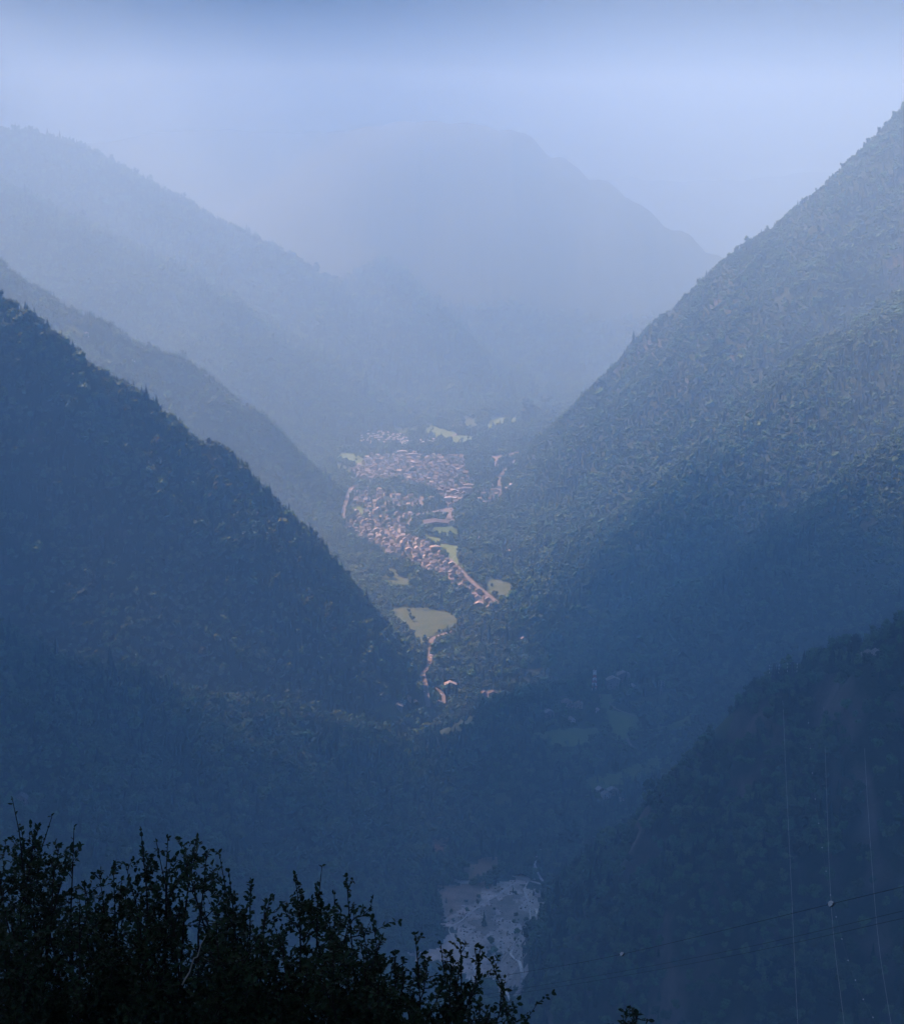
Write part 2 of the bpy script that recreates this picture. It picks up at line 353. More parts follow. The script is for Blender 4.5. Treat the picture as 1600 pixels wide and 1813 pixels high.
def strip(name, px, m, width, lift=0.8, label=None, world=None, margin=1.0):
    pts = world or world_poly(px)
    out = []
    for (x0, y0), (x1, y1) in zip(pts[:-1], pts[1:]):
        n = max(1, int(math.hypot(x1 - x0, y1 - y0) / 5))
        out += [(x0 + (x1 - x0) * k / n, y0 + (y1 - y0) * k / n) for k in range(n)]
    out.append(pts[-1]); a = np.array(out)
    for _ in range(6): a[1:-1] = 0.5 * a[1:-1] + 0.25 * (a[:-2] + a[2:])
    d = np.gradient(a, axis=0); d /= np.maximum(np.linalg.norm(d, axis=1, keepdims=True), 1e-6); nrm = np.stack([-d[:, 1], d[:, 0]], 1)
    w = np.broadcast_to(np.asarray(width, float), (len(a),)) if not callable(width) else width(np.linspace(0, 1, len(a)))
    Ls = a + nrm * w[:, None] / 2; Rs = a - nrm * w[:, None] / 2
    zz = np.maximum(np.maximum(ground(Ls[:, 0], Ls[:, 1]), ground(Rs[:, 0], Rs[:, 1])), ground(a[:, 0], a[:, 1])) + lift
    V = np.concatenate([np.c_[Ls, zz], np.c_[Rs, zz]]); n = len(a)
    F = np.array([(i, n + i, n + i + 1, i + 1) for i in range(n - 1)])
    o = obj(name, mesh_np(name, V, F, True), m); tag(o, label, None, None, 'structure')
    for p, ww in zip(a, w): occ_disc(p[0], p[1], ww / 2 + margin + 2)
    return o
def z1(s, ox=560, oy=680, k=0.25): return [(ox + x * k, oy + y * k) for x, y in s]
def z2(s): return z1(s, 600, 1060)
def z3(s): return z1(s, 880, 1120, 0.2875)
def z4(s): return z1(s, 700, 1440, 0.2375)

MEADOWS = [
 ('hay', z1([(540, 300), (740, 305), (730, 365), (560, 345)])), ('meadow', z1([(770, 280), (900, 325), (985, 345), (960, 385), (900, 390), (770, 370)])),
 ('meadow', z1([(950, 365), (1150, 370), (1130, 400), (1010, 440), (960, 435)])), ('hay', z1([(1030, 235), (1150, 260), (1145, 330), (1060, 330)])),
 ('meadow', z1([(1240, 230), (1440, 240), (1420, 290), (1290, 290), (1300, 320), (1200, 345), (1210, 295)])),
 ('meadow', z1([(120, 490), (270, 490), (340, 540), (330, 580), (200, 560)])), ('hay', z1([(110, 560), (180, 570), (250, 610), (240, 650), (170, 640)])),
 ('hay', z1([(150, 645), (290, 665), (410, 685), (395, 720), (270, 705)])), ('hay', z1([(480, 705), (520, 715), (575, 770), (545, 795), (520, 750)])),
 ('meadow', z1([(740, 1030), (790, 1075), (880, 1095), (870, 1130), (1010, 1150), (1000, 1220), (1020, 1280), (1110, 1350), (1060, 1320), (960, 1255), (860, 1155), (760, 1110)])),
 ('hay', z1([(1190, 1400), (1240, 1370), (1380, 1420), (1390, 1510), (1300, 1520), (1210, 1470)])), ('meadow', z1([(990, 920), (1110, 900), (1130, 910), (1000, 965)])),
 ('hay', z1([(395, 1380), (480, 1380), (485, 1300), (570, 1320), (580, 1365), (690, 1390), (660, 1450), (540, 1440)])), ('meadow', z1([(230, 860), (320, 870), (400, 910), (310, 925), (250, 890)])),
 ('hay', z2([(350, 60), (560, 60), (840, 110), (830, 190), (700, 240), (640, 280), (600, 320), (540, 340), (480, 220), (420, 160)])),
 ('hay', z2([(230, 790), (470, 780), (480, 880), (440, 900), (330, 850)])), ('hay', z2([(460, 905), (700, 945), (860, 870), (900, 780), (1010, 840), (860, 945), (770, 975), (690, 975), (560, 945)])),
 ('meadow', z2([(650, 620), (730, 690), (660, 750), (640, 700)])),
 ('meadow', z3([(660, 470), (790, 490), (860, 520), (880, 600), (830, 640), (720, 655), (690, 580)])), ('meadow', z3([(380, 600), (600, 595), (640, 620), (560, 690), (400, 705), (250, 660), (220, 630)])),
 ('hay', z3([(820, 420), (1080, 345), (1080, 405), (1000, 445), (850, 445)])), ('hay', z3([(800, 345), (960, 290), (1130, 185), (1100, 255), (1010, 305), (850, 352)])),
 ('meadow', z3([(930, 600), (1090, 555), (1240, 485), (1180, 565), (1080, 605), (960, 615)])), ('meadow', z3([(630, 380), (720, 380), (720, 480), (640, 470)])),
 ('meadow', z3([(770, 850), (860, 810), (1000, 755), (1290, 665), (1280, 745), (1140, 795), (1080, 835), (850, 895), (830, 925)])), ('meadow', z3([(530, 905), (770, 865), (780, 950), (560, 985)])),
 ('hay', z3([(1300, 640), (1430, 605), (1400, 655), (1310, 685)])), ('meadow', z3([(-30, 1010), (80, 985), (100, 1090), (0, 1080)])),
 ('hay', [(115, 575), (133, 578), (150, 588), (152, 596), (135, 597)]),
]
for kind, p in MEADOWS: drape('meadow', p, M[kind], code=2)
drape('football_pitch', z1([(790, 1020), (950, 1003), (1045, 1075), (880, 1085)]), mat('mown_turf', (0.060, 0.115, 0.036), 0.9, 0.15, 0.03), 0.5, 3.0, 'green football pitch in front of the big dark-roofed hall')
drape('clearing', [(940, 727), (975, 724), (977, 728), (946, 732)], M['track'], 0.5)
drape('clearing', z1([(1220, 515), (1340, 500), (1440, 478), (1440, 500), (1330, 535), (1260, 605), (1265, 560)]), M['track'], 0.5)
drape('car_park', z1([(890, 878), (965, 878), (985, 990), (930, 1000), (910, 930), (700, 935), (700, 922), (890, 890)]), M['asphalt'], 0.6, 3.0, 'pale car park between the hall and the village')
# gravel fan of the river
drape('gravel_fan', z4([(322, 640), (330, 560), (480, 520), (700, 560), (870, 478), (1010, 515), (1135, 558), (1115, 680), (1065, 800), (975, 910), (985, 1040), (1000, 1280), (935, 1400), (880, 1490), (760, 1350), (560, 1300), (380, 1180), (150, 1130), (60, 1080), (330, 1010), (365, 960), (345, 840)]), M['gravel'], 0.5, 4.0, 'pale grey gravel fan of the river at the valley bottom', rough=0.6, code=3, jit=26.0, jw=28.0)
drape('scree_bank', z4([(322, 640), (330, 560), (480, 520), (700, 560), (640, 620), (480, 740), (420, 800), (345, 800)]), M['gravel_dark'], 1.0, 3.0, rough=0.8, code=3, jit=30.0, jw=24.0)
drape('scree_bank', z4([(500, 800), (650, 710), (850, 600), (930, 600), (880, 660), (960, 720), (1020, 800), (930, 880), (860, 830), (760, 800), (680, 750), (700, 850), (640, 940), (560, 900)]), M['gravel_dark'], 1.0, 3.0, rough=0.8, code=3, jit=30.0, jw=24.0)
drape('dry_bank', z4([(520, 345), (800, 355), (780, 470), (540, 545), (525, 440)]), M['dry'], 0.6, 4.0, code=3, jit=24.0, jw=22.0)
drape('dry_bank', z4([(190, 215), (320, 205), (440, 235), (350, 320), (340, 410), (310, 310)]), M['dry'], 0.6, 4.0, code=3, jit=24.0, jw=22.0)
WOB = lambda w: (lambda t: w * (0.35 + 1.5 * vnoise(t * 31, t * 0 + w, 8)))
strip('stream', z4([(870, 482), (930, 495), (1000, 520), (1060, 532), (1110, 550)]), M['water'], WOB(2.8), 2.2)
strip('stream', z4([(1115, 245), (1045, 335), (1030, 400), (1050, 450), (1110, 540)]), M['water'], WOB(2.8), 2.4)
strip('stream', z4([(880, 540), (760, 625), (650, 690), (540, 770), (470, 840), (380, 860), (420, 940), (560, 1060), (700, 1250), (860, 1440)]), M['water'], WOB(2.0), 2.4)
strip('stream', z4([(990, 522), (950, 590), (1000, 690), (1055, 800), (960, 910), (840, 1080), (930, 1150), (950, 1290), (870, 1460)]), M['water'], WOB(2.0), 2.6)
bp_ = world_poly(z4([(345, 800), (420, 800), (640, 620), (870, 500), (1100, 570), (1050, 800), (960, 910), (980, 1280), (900, 1440), (500, 1060), (380, 870)])); ab = np.array(bp_); BV, BF = [], []
for _ in range(2600):
    x_ = rng.uniform(ab[:, 0].min(), ab[:, 0].max()); y_ = rng.uniform(ab[:, 1].min(), ab[:, 1].max())
    if not inpoly(np.array([x_]), np.array([y_]), bp_)[0]: continue
    r_ = 0.35 + 1.5 * rng.random() ** 3; z_ = float(ground(x_, y_)) + 1.1; n0 = len(BV)
    for k_ in range(6): a_ = k_ * 1.047 + rng.uniform(-.3, .3); BV.append((x_ + r_ * rng.uniform(.7, 1.2) * math.cos(a_), y_ + r_ * rng.uniform(.7, 1.2) * math.sin(a_), z_ - .3))
    for k_ in range(4): a_ = k_ * 1.571 + rng.uniform(-.3, .3); BV.append((x_ + r_ * .55 * math.cos(a_), y_ + r_ * .55 * math.sin(a_), z_ + r_ * rng.uniform(.5, .9)))
    BF += [(n0, n0 + 1, n0 + 6), (n0 + 1, n0 + 2, n0 + 7, n0 + 6), (n0 + 2, n0 + 3, n0 + 7), (n0 + 3, n0 + 4, n0 + 8, n0 + 7), (n0 + 4, n0 + 5, n0 + 9, n0 + 8), (n0 + 5, n0, n0 + 6, n0 + 9), (n0 + 6, n0 + 7, n0 + 8, n0 + 9)]
tag(obj('boulders', mesh_np('boulders', BV, BF), mat('river_boulder', (0.16, 0.15, 0.145), 0.9, 0.3, 0.3, col2=(0.45, 0.44, 0.43))), 'boulders strewn over the gravel fan', None, None, 'stuff')
# roads
for p, w, m in ((z1([(240, 735), (215, 830), (185, 930), (195, 970)]), 9, 'asphalt'), (z1([(1410, 545), (1330, 620), (1290, 670), (1300, 760), (1290, 820)]), 9, 'asphalt'),
             (z1([(940, 1240), (1040, 1340), (1130, 1430), (1230, 1510), (1300, 1580)]), 9, 'asphalt'), (z1([(640, 1010), (680, 950), (800, 918), (900, 888)]), 8, 'asphalt'),
             (z1([(870, 440), (890, 410), (1000, 350), (1050, 340)]), 7, 'track'), (z1([(745, 800), (740, 870)]), 9, 'asphalt'), (z1([(490, 1030), (520, 1090)]), 8, 'asphalt'),
             (z2([(800, 235), (720, 260), (650, 290), (650, 390), (640, 450), (620, 510), (590, 545), (605, 600), (620, 700), (635, 790)]), 8, 'asphalt'), (z2([(625, 590), (680, 630), (740, 690), (742, 760)]), 6, 'asphalt'),
             (z3([(800, 655), (815, 700), (855, 722)]), 3.5, 'track'), (z3([(690, 430), (705, 470), (855, 522)]), 3, 'track'), (z3([(630, 385), (632, 410)]), 3, 'track')):
    strip('road' if m == 'asphalt' else 'path', p, M[m], w)

# ================= buildings =================
def house_meshes():
    out = []
    for W, D, H, R, half in ((10, 9, 6, 3.2, 0), (13, 9.5, 6.5, 3.0, 0), (9, 12, 7.5, 3.4, 0), (15, 10, 9, 3.0, 1.5)):
        w = MB().prism([(-W / 2, -3), (W / 2, -3), (W / 2, H), (0, H + R), (-W / 2, H)], -D / 2, D / 2).mesh('wall')
        e = 0.9; sl = R / (W / 2); t = 0.35
        r = MB().prism([(-W / 2 - e, H - e * sl + .02), (0, H + R + .02), (W / 2 + e, H - e * sl + .02), (W / 2 + e, H - e * sl + t), (0, H + R + t), (-W / 2 - e, H - e * sl + t)], -D / 2 - .8, D / 2 + .8).mesh('roof')
        win = MB()
        out.append((w, r, W, D, H, R))
    return out
HM = house_meshes()
_mesh_cache = {}
def mat_mesh(me, key, m):
    k = (me.name, key)
    if k not in _mesh_cache: c = me.copy(); c.materials.clear(); c.materials.append(m); _mesh_cache[k] = c
    return _mesh_cache[k]
HOUSE_SPOTS = []
def house(x, y, kind, rz, wall, roof, label, group=None, s=1.0, name='house', detail=False, cat='house', sink=0.3):
    w, r, W, D, H, R = HM[kind]
    z = float(np.min(ground(x + np.array([0, 4, -4, 0, 0]), y + np.array([0, 0, 0, 4, -4])))) + 0.6 - sink
    e = empty(name, (x, y, z), rz, (s, s, s)); tag(e, label, cat, group)
    obj('wall', mat_mesh(w, wall, WALLS[wall]), None, e); ro = obj('roof', mat_mesh(r, roof, ROOFS[roof]), None, e)
    if detail:
        for sy in (-1, 1):
            for fl in range(2):
                for k in (-1, 1):
                    win = obj('window', shared('window', lambda: MB().box(-.65, .65, -.06, .06, -.75, .75).mesh('window')), M['glass'], e, (k * W * .25, sy * D / 2, 1.8 + fl * 2.8))
        obj('door', shared('door', lambda: MB().box(-.6, .6, -.08, .08, 0, 2.2).mesh('door')), M['wood'], e, (0, -D / 2, 0.2))
        obj('chimney', shared('chimney', lambda: MB().box(-.45, .45, -.45, .45, -1.5, 1.3).mesh('chimney')), WALLS['stone'], ro, (W * .2, D * .2, H + R * .75))
    HOUSE_SPOTS.append((x, y))
    occ_disc(x, y, max(W, D) / 2 * s + 2.5)
    return e
_shared = {}
def shared(k, f):
    if k not in _shared: _shared[k] = f()
    return _shared[k]
def put(px, py): x, y, z = hit([px], [py]); return float(x[0]), float(y[0])

VILLAGE = [('in the crowded upper village', z1([(380, 512), (640, 492), (760, 505), (1040, 520), (1060, 640), (1110, 700), (1110, 800), (930, 880), (830, 740), (700, 720), (450, 690), (280, 665), (250, 610), (330, 560)]), 1.0),
           ('in the leafy quarter at left', z1([(250, 740), (400, 740), (560, 810), (680, 800), (740, 875), (540, 905), (400, 1000), (300, 985), (255, 920), (250, 830)]), 0.72),
           ('in the lower village left of the hall', z1([(180, 970), (320, 980), (560, 925), (700, 920), (630, 1010), (640, 1085), (760, 1115), (870, 1205), (960, 1265), (820, 1330), (640, 1250), (480, 1200), (330, 1120), (190, 1015)]), 1.0),
           ('along the road at the lower end of the village', z1([(640, 1255), (960, 1270), (1040, 1365), (1130, 1455), (1235, 1535), (1250, 1590), (1160, 1605), (1060, 1500), (960, 1440), (880, 1380), (760, 1330)]), 1.0),
           ('near the curving road at right', z1([(1130, 770), (1260, 720), (1290, 800), (1220, 875), (1130, 850)]), 0.8)]
# larger single buildings first
def flat_block(px, py, W, D, H, wall, roof, label, rz=0.0, name='apartment_block', cat='apartment block', floors=3):
    x, y = put(px, py); z = float(ground(x, y)) + .2
    e = empty(name, (x, y, z), rz); tag(e, label, cat)
    MB().box(-W / 2, W / 2, -D / 2, D / 2, -3, H).build('wall', WALLS[wall], e)
    sl = .16
    MB().prism([(-W / 2 - 1, H + .02 - sl), (0, H + W * sl / 2), (W / 2 + 1, H + .02 - sl), (W / 2 + 1, H + .4), (0, H + W * sl / 2 + .5), (-W / 2 - 1, H + .4)], -D / 2 - 1, D / 2 + 1).build('roof', ROOFS[roof], e)
    nwin = max(3, int(W / 4))
    for f in range(floors):
        for k in range(nwin):
            obj('window', shared('bwindow', lambda: MB().box(-.8, .8, -.07, .07, -.8, .8).mesh('window')), M['glass'], e, (-W / 2 + W * (k + .5) / nwin, -D / 2, 1.8 + f * 3.0))
    obj('door', shared('door', lambda: MB().box(-.6, .6, -.08, .08, 0, 2.2).mesh('door')), M['wood'], e, (W * .04, -D / 2 - .03, 0))
    OCC[(np.abs(_oxw - x) < W / 2 + 4) & (np.abs(_oyw - y) < D / 2 + 6)] = 1; HOUSE_SPOTS.extend([(x - W / 3, y), (x, y), (x + W / 3, y)])
    return e
# sports hall with a broad folded roof
hx, hy = put(770, 929); hz = float(ground(hx, hy)); hall = empty('sports_hall', (hx, hy, hz), 0.12); tag(hall, 'large hall with low dark brown roof beside the football pitch', 'hall')
MB().prism([(-24, -2), (24, -2), (24, 6), (0, 9.5), (-24, 6)], -19, 19).build('wall', WALLS['stone'], hall)
MB().prism([(-26, 5.75), (0, 9.55), (26, 5.75), (26, 6.3), (0, 10.2), (-26, 6.3)], -22, 22).build('roof', ROOFS['dark'], hall)
MB().box(-16, 16, -19.15, -18.9, 1.0, 4.4).build('window_band', M['glass'], hall)
for k in range(5): MB().box(-16 + k * 8 - .2, -16 + k * 8 + .2, -19.4, -19.1, -1, 5.6).build('pillar', WALLS['white'], hall)
OCC[(np.abs(_oxw - hx) < 30) & (np.abs(_oyw - hy) < 30)] = 1; HOUSE_SPOTS += [(hx + a, hy + c) for a in (-24, 0, 24) for c in (-15, 15)]
flat_block(777, 913, 13, 9, 6, 'yellow', 'pale', 'small yellow kiosk building beside the car park', 0.1, 'kiosk', 'building', 2)
flat_block(745, 927, 14, 10, 4, 'white', 'pale', 'low white-roofed building left of the hall', 0.1, 'pavilion', 'building', 1)
flat_block(823, 874, 30, 13, 12, 'cream', 'brown', 'cream apartment block, brightest and largest at the right of the village', 0.15, floors=4)
flat_block(829, 866, 22, 12, 10, 'pink', 'brown', 'pinkish apartment block just behind the large cream one', 0.1)
flat_block(797, 890, 26, 12, 11, 'white', 'pale', 'white apartment block with pale roof above the car park', -0.1)
flat_block(764, 888, 12, 11, 10, 'white', 'grey', 'white cube-like house among trees left of the car park', 0.2)
flat_block(712, 806, 24, 12, 10, 'cream', 'pale', 'cream block at the top edge of the village', 0.0)
flat_block(731, 811, 22, 11, 11, 'pink', 'pale', 'pinkish block right of the cream one at the village top', 0.1)
flat_block(857, 893, 14, 10, 6, 'white', 'grey', 'white house with grey roof at the right rim of the village', 0.3, 'villa', 'house', 2)
flat_block(770, 976, 20, 13, 9, 'pink', 'pale', 'broad pink block with pale roof above the lower road', 0.25)
# ordinary houses
RO = ['grey'] * 5 + ['brown'] * 4 + ['pale'] * 2; WO = ['white'] * 4 + ['cream'] * 4 + ['pink'] * 2 + ['stone'] * 4
cand = []
for zone, px, dens in VILLAGE:
    poly = world_poly(px); a = np.array(poly); n = int(9000 * dens)
    X = rng.uniform(a[:, 0].min(), a[:, 0].max(), n); Y = rng.uniform(a[:, 1].min(), a[:, 1].max(), n)
    k = inpoly(X, Y, poly) & (occ_at(X, Y) == 0)
    cand += [(x, y, zone, dens) for x, y in zip(X[k], Y[k])]
random.shuffle(cand); grid_h = {}; chosen = []
for hx_, hy_ in HOUSE_SPOTS: grid_h.setdefault((int(hx_ // 40), int(hy_ // 40)), []).append((hx_, hy_, 22))
for x, y, zone, dens in cand:
    dm = 14.0 / dens; kx, ky = int(x // 40), int(y // 40)
    if any((x - p) ** 2 + ((y - q) * 0.8) ** 2 < dm * dm for i in (-1, 0, 1) for j in (-1, 0, 1) for p, q, _ in grid_h.get((kx + i, ky + j), [])): continue
    grid_h.setdefault((kx, ky), []).append((x, y, dm)); chosen.append((x, y, zone))
chosen.sort(key=lambda t: t[1]); print('houses', len(chosen))
far = MB(); far_parts = []
for i, (x, y, zone) in enumerate(chosen):
    kind = random.choices(range(4), (4, 4, 3, 1.4))[0]; rz = 0.35 * math.sin(x / 170 + y / 260) + random.choice((0, math.pi / 2)) + random.gauss(0, .12)
    w, r = random.choice(WO), random.choice(RO); s = random.uniform(.62, 1.08)
    if i < 300:
        lab = f'{"tall" if kind == 3 else "small"} {w} house with {r} roof {zone}'
        house(x, y, kind, rz, w, r, lab, lab.replace('house', 'houses', 1), s)
    else:
        far_parts.append((x, y, kind, rz, w, r, s)); occ_disc(x, y, 8 * s + 2)
if far_parts:
    mats = {}; V_, F_, MI = [], [], []
    for x, y, kind, rz, w, r, s in far_parts:
        T = Matrix.Translation((x, y, float(ground(x, y)) + .3)) @ Matrix.Rotation(rz, 4, 'Z') @ Matrix.Scale(s, 4)
        for me, key, mm in ((HM[kind][0], 'w' + w, WALLS[w]), (HM[kind][1], 'r' + r, ROOFS[r])):
            if key not in mats: mats[key] = (len(mats), mm)
            n0 = len(V_); V_ += [tuple(T @ v.co) for v in me.vertices]
            for p in me.polygons: F_.append(tuple(n0 + q for q in p.vertices)); MI.append(mats[key][0])
    me = mesh_np('distant_houses', V_, F_)
    for k, (i_, mm) in mats.items(): me.materials.append(mm)
    me.polygons.foreach_set('material_index', MI)
    tag(obj('distant_houses', me), 'packed roofs of the farthest houses in the upper village', 'houses', None, 'stuff')
# hamlets and lone houses: pixel, kind, turn, wall, roof, scale, label
LONE = [
 (1003, 1249, 1, .3, 'cream', 'brown', 1.0, 'cream house with brown roof, left of the shelf hamlet'), (1012, 1257, 0, .2, 'pink', 'brown', 1.0, 'pinkish house with brown roof in the middle of the shelf hamlet'),
 (1024, 1252, 1, -.1, 'cream', 'brown', .9, 'cream house right of the pinkish one in the shelf hamlet'), (1011, 1279, 0, .3, 'white', 'pale', .9, 'white pale-roofed house below the shelf hamlet above the meadow'),
 (972, 1268, 1, .2, 'stone', 'grey', 1.0, 'grey stone house half hidden by trees left of the shelf hamlet'), (1058, 1261, 0, .2, 'white', 'pale', .7, 'small white shed under trees right of the shelf hamlet'),
 (1085, 1215, 3, .15, 'stone', 'grey', 1.25, 'long grey-roofed farmhouse right of the red and white mast'), (1103, 1206, 3, .1, 'stone', 'brown', 1.2, 'long brown-roofed barn behind the grey-roofed farmhouse'),
 (1119, 1219, 0, .2, 'white', 'pale', .8, 'small white hut at the end of the upper shelf meadow'),
 (1062, 1402, 0, .5, 'stone', 'pale', .9, 'pale-roofed stone hut, leftmost of the lower hamlet'), (1072, 1411, 1, .4, 'white', 'pale', .9, 'white house with pale roof, front of the lower hamlet'),
 (1084, 1405, 1, .2, 'stone', 'grey', 1.0, 'grey stone house, back right of the lower hamlet'), (1099, 1418, 0, .7, 'white', 'pale', .6, 'tiny white shed right of the lower hamlet'),
 (38, 1420, 0, .1, 'stone', 'grey', 1.2, 'lone grey house on the wooded slope at far left'), (709, 1239, 1, .3, 'white', 'pale', .9, 'white house left of the lower road in the bottom hamlet'),
 (722, 1237, 0, .1, 'cream', 'grey', .9, 'cream house with grey roof beside the lower road'), (704, 1252, 1, 0, 'stone', 'pale', 1.1, 'grey stone house with pale roof at the left end of the bottom hamlet'),
 (735, 1243, 0, .3, 'white', 'pale', .7, 'small white house near the end of the lower road'), (797, 1222, 3, .05, 'stone', 'pale', 1.2, 'dark house with long pale roof right of the lower road fork'),
 (777, 1248, 1, 0, 'stone', 'grey', 1.0, 'low grey house between the two lower roads'), (857, 1233, 1, .2, 'pink', 'brown', .9, 'pinkish house at the left of the wooded row below the shelf'),
 (872, 1236, 3, .15, 'pink', 'brown', 1.0, 'long pinkish house in the wooded row below the shelf'), (891, 1247, 1, .1, 'white', 'pale', .9, 'white house with pale roof at the right of the wooded row'),
 (884, 1238, 0, .2, 'cream', 'brown', .8, 'small cream house at the back of the wooded row'), (153, 592, 0, .2, 'white', 'brown', 1.0, 'white hut beside the small meadow on the sunlit left crest'),
 (577, 788, 0, .3, 'white', 'pale', .8, 'white hut on the wooded slope left of the village'), (235, 640, 0, 0, 'white', 'pale', .9, 'lone white house on the sunlit left spur below the crest hut'),
 (1511, 1163, 0, .4, 'white', 'pale', .9, 'tiny white house on the right ridge top'), (1540, 1166, 1, .2, 'stone', 'pale', 1.1, 'pale-roofed stone house on the right ridge top'), (1553, 1161, 0, .2, 'cream', 'pale', 1.0, 'cream house at the right end of the right ridge houses'),
 (1097, 1118, 0, .3, 'white', 'pale', .7, 'lone white hut in the woods right of the village foot'), (926, 1134, 0, .3, 'white', 'pale', .7, 'lone white hut in the woods above the wooded row'),
 (945, 1104, 0, .6, 'white', 'pale', .7, 'lone white hut in the woods below the village fields'), (902, 979, 0, .4, 'white', 'pale', .7, 'lone white hut in the woods right of the pitch'),
 (848, 957, 1, .4, 'white', 'pale', .9, 'white house beside the path right of the football pitch'), (812, 955, 1, .4, 'white', 'pale', .9, 'white house under the trees at the right corner of the pitch'),
 (803, 759, 1, .2, 'cream', 'pale', 1.0, 'pale farmhouse among the far fields, left of a pair'), (815, 758, 1, .1, 'cream', 'brown', 1.1, 'pale farmhouse among the far fields, right of a pair'),
 (828, 768, 3, .1, 'stone', 'brown', 1.2, 'long low barn at the edge of the far fields'), (905, 864, 1, .3, 'cream', 'pale', 1.1, 'cream house right of the curving road'), (897, 872, 3, .3, 'white', 'grey', 1.0, 'long white house right of the curving road')]
for px, py, kind, rz, w, r, s, lab in LONE:
    x, y = put(px, py)
    if not math.isnan(y): house(x, y, kind, rz, w, r, lab, None, s, 'house', True)
# caravans on the camp site
cv_body = MB().prism([(-2.6, .6), (2.6, .6), (2.8, 1.6), (2.5, 2.9), (-2.5, 2.9), (-2.8, 1.6)], -1.15, 1.15).mesh('body'); cv_body.materials.append(M['white'])
cv_awn = MB().prism([(-2.4, 2.3), (2.4, 2.3), (2.4, 2.42), (-2.4, 2.42)], -3.4, -1.17).mesh('awning'); cv_awn.materials.append(mat('canvas', (0.6, 0.6, 0.62), 0.9, .1, 1))
cv_wh = MB().box(-.35, .35, -1.2, 1.2, 0, .68).mesh('axle'); cv_wh.materials.append(M['tyre'])
poly = world_poly(z1([(280, 355), (420, 322), (640, 355), (640, 400), (860, 385), (850, 430), (620, 440), (520, 440), (310, 415)])); a = np.array(poly); cpts = []
tries = 0
while len(cpts) < 95 and tries < 20000:
    tries += 1; x = random.uniform(a[:, 0].min(), a[:, 0].max()); y = random.uniform(a[:, 1].min(), a[:, 1].max())
    if inpoly(np.array([x]), np.array([y]), poly)[0] and occ_at(np.array([x]), np.array([y]))[0] == 0 and all((x - p) ** 2 + (y - q) ** 2 > 90 for p, q in cpts): cpts.append((x, y))
for x, y in cpts:
    e = empty('caravan', (x, y, float(ground(x, y)) + .1), random.uniform(-.5, .5), [random.uniform(1.0, 1.5)] * 3); tag(e, 'white caravan with awning on the camp site beyond the village', 'caravan', 'caravans on the camp site')
    obj('body', cv_body, None, e); obj('awning', cv_awn, None, e); obj('axle', cv_wh, None, e)
    occ_disc(x, y, 6)
# cars
car_cols = {'white': M['white'], 'silver': mat('silver_paint', (0.55, 0.56, 0.58), 0.3, .05, 1, spec=.5), 'grey': mat('grey_paint', (0.16, 0.16, 0.17), 0.3, .05, 1, spec=.5)}
c_body = MB().prism([(-2.15, .35), (2.15, .35), (2.15, .8), (1.2, .95), (-2.1, .95), (-2.2, .6)], -.85, .85).mesh('body')
c_cab = MB().prism([(-1.9, .95), (.95, .95), (.3, 1.45), (-1.4, 1.48)], -.72, .72).mesh('cabin')
c_whl = MB().tube([(0, -.1, 0), (0, .1, 0)], .32, 10).mesh('wheel'); c_whl.materials.append(M['tyre'])
def car(px, py, rz, colr, label, group=None):
    x, y = put(px, py); e = empty('car', (x, y, float(ground(x, y)) + .85), rz); tag(e, label, 'car', group)
    obj('body', mat_mesh(c_body, colr, car_cols[colr]), None, e); obj('cabin', mat_mesh(c_cab, 'g', M['glass']) if colr != 'white' else mat_mesh(c_cab, 'w', M['white']), None, e)
    for sx_ in (-1.35, 1.35):
        for sy_ in (-.8, .8): obj('wheel', c_whl, None, e, (sx_, sy_, .32))
for k in range(12): p = z1([(740 + k * 15, 930 - k * 3.4)])[0]; car(p[0], p[1], 1.4, random.choice(['white', 'white', 'silver']), 'pale car in the long row behind the hall', 'cars parked behind the hall')
for k in range(9): p = z1([(908 + k * .6, 925 + k * 6)])[0]; car(p[0], p[1], .1, 'white', 'white car in the left row of the car park', 'cars in the left row of the car park')
for k in range(9): p = z1([(952 + k * 1.6, 895 + k * 9)])[0]; car(p[0], p[1], .1, random.choice(['white', 'silver']), 'pale car in the right row of the car park', 'cars in the right row of the car park')
for i, (p, rz, c, lab) in enumerate([((632, 284), 1.2, 'white', 'white car at the upper bend of the lower road'), ((627, 296), 1.4, 'white', 'white car just below the upper bend of the lower road'), ((715, 261), .4, 'silver', 'silver car on the straight near the big hay field'), ((800, 233), .3, 'white', 'white car where the lower road enters the trees'),
        ((650, 404), 1.5, 'white', 'white car, upper of two on the middle stretch of the lower road'), ((652, 424), 1.5, 'white', 'white car, lower of two on the middle stretch of the lower road'), ((588, 526), 1.3, 'white', 'white car at the bend above the road fork'),
        ((720, 682), 2.2, 'white', 'white car on the right branch of the road fork'), ((727, 691), 2.2, 'white', 'white car further down the right branch'), ((650, 603), 2.4, 'grey', 'grey car at the top of the right branch')]):
    q = z2([p])[0]; car(q[0], q[1], rz, c, lab)
for k in range(5): q = z2([(595 + k * 2.3, 600 + k * 16)])[0]; car(q[0], q[1], 1.5, 'white', 'white car in the queue parked along the left branch of the fork', 'cars parked along the left branch')

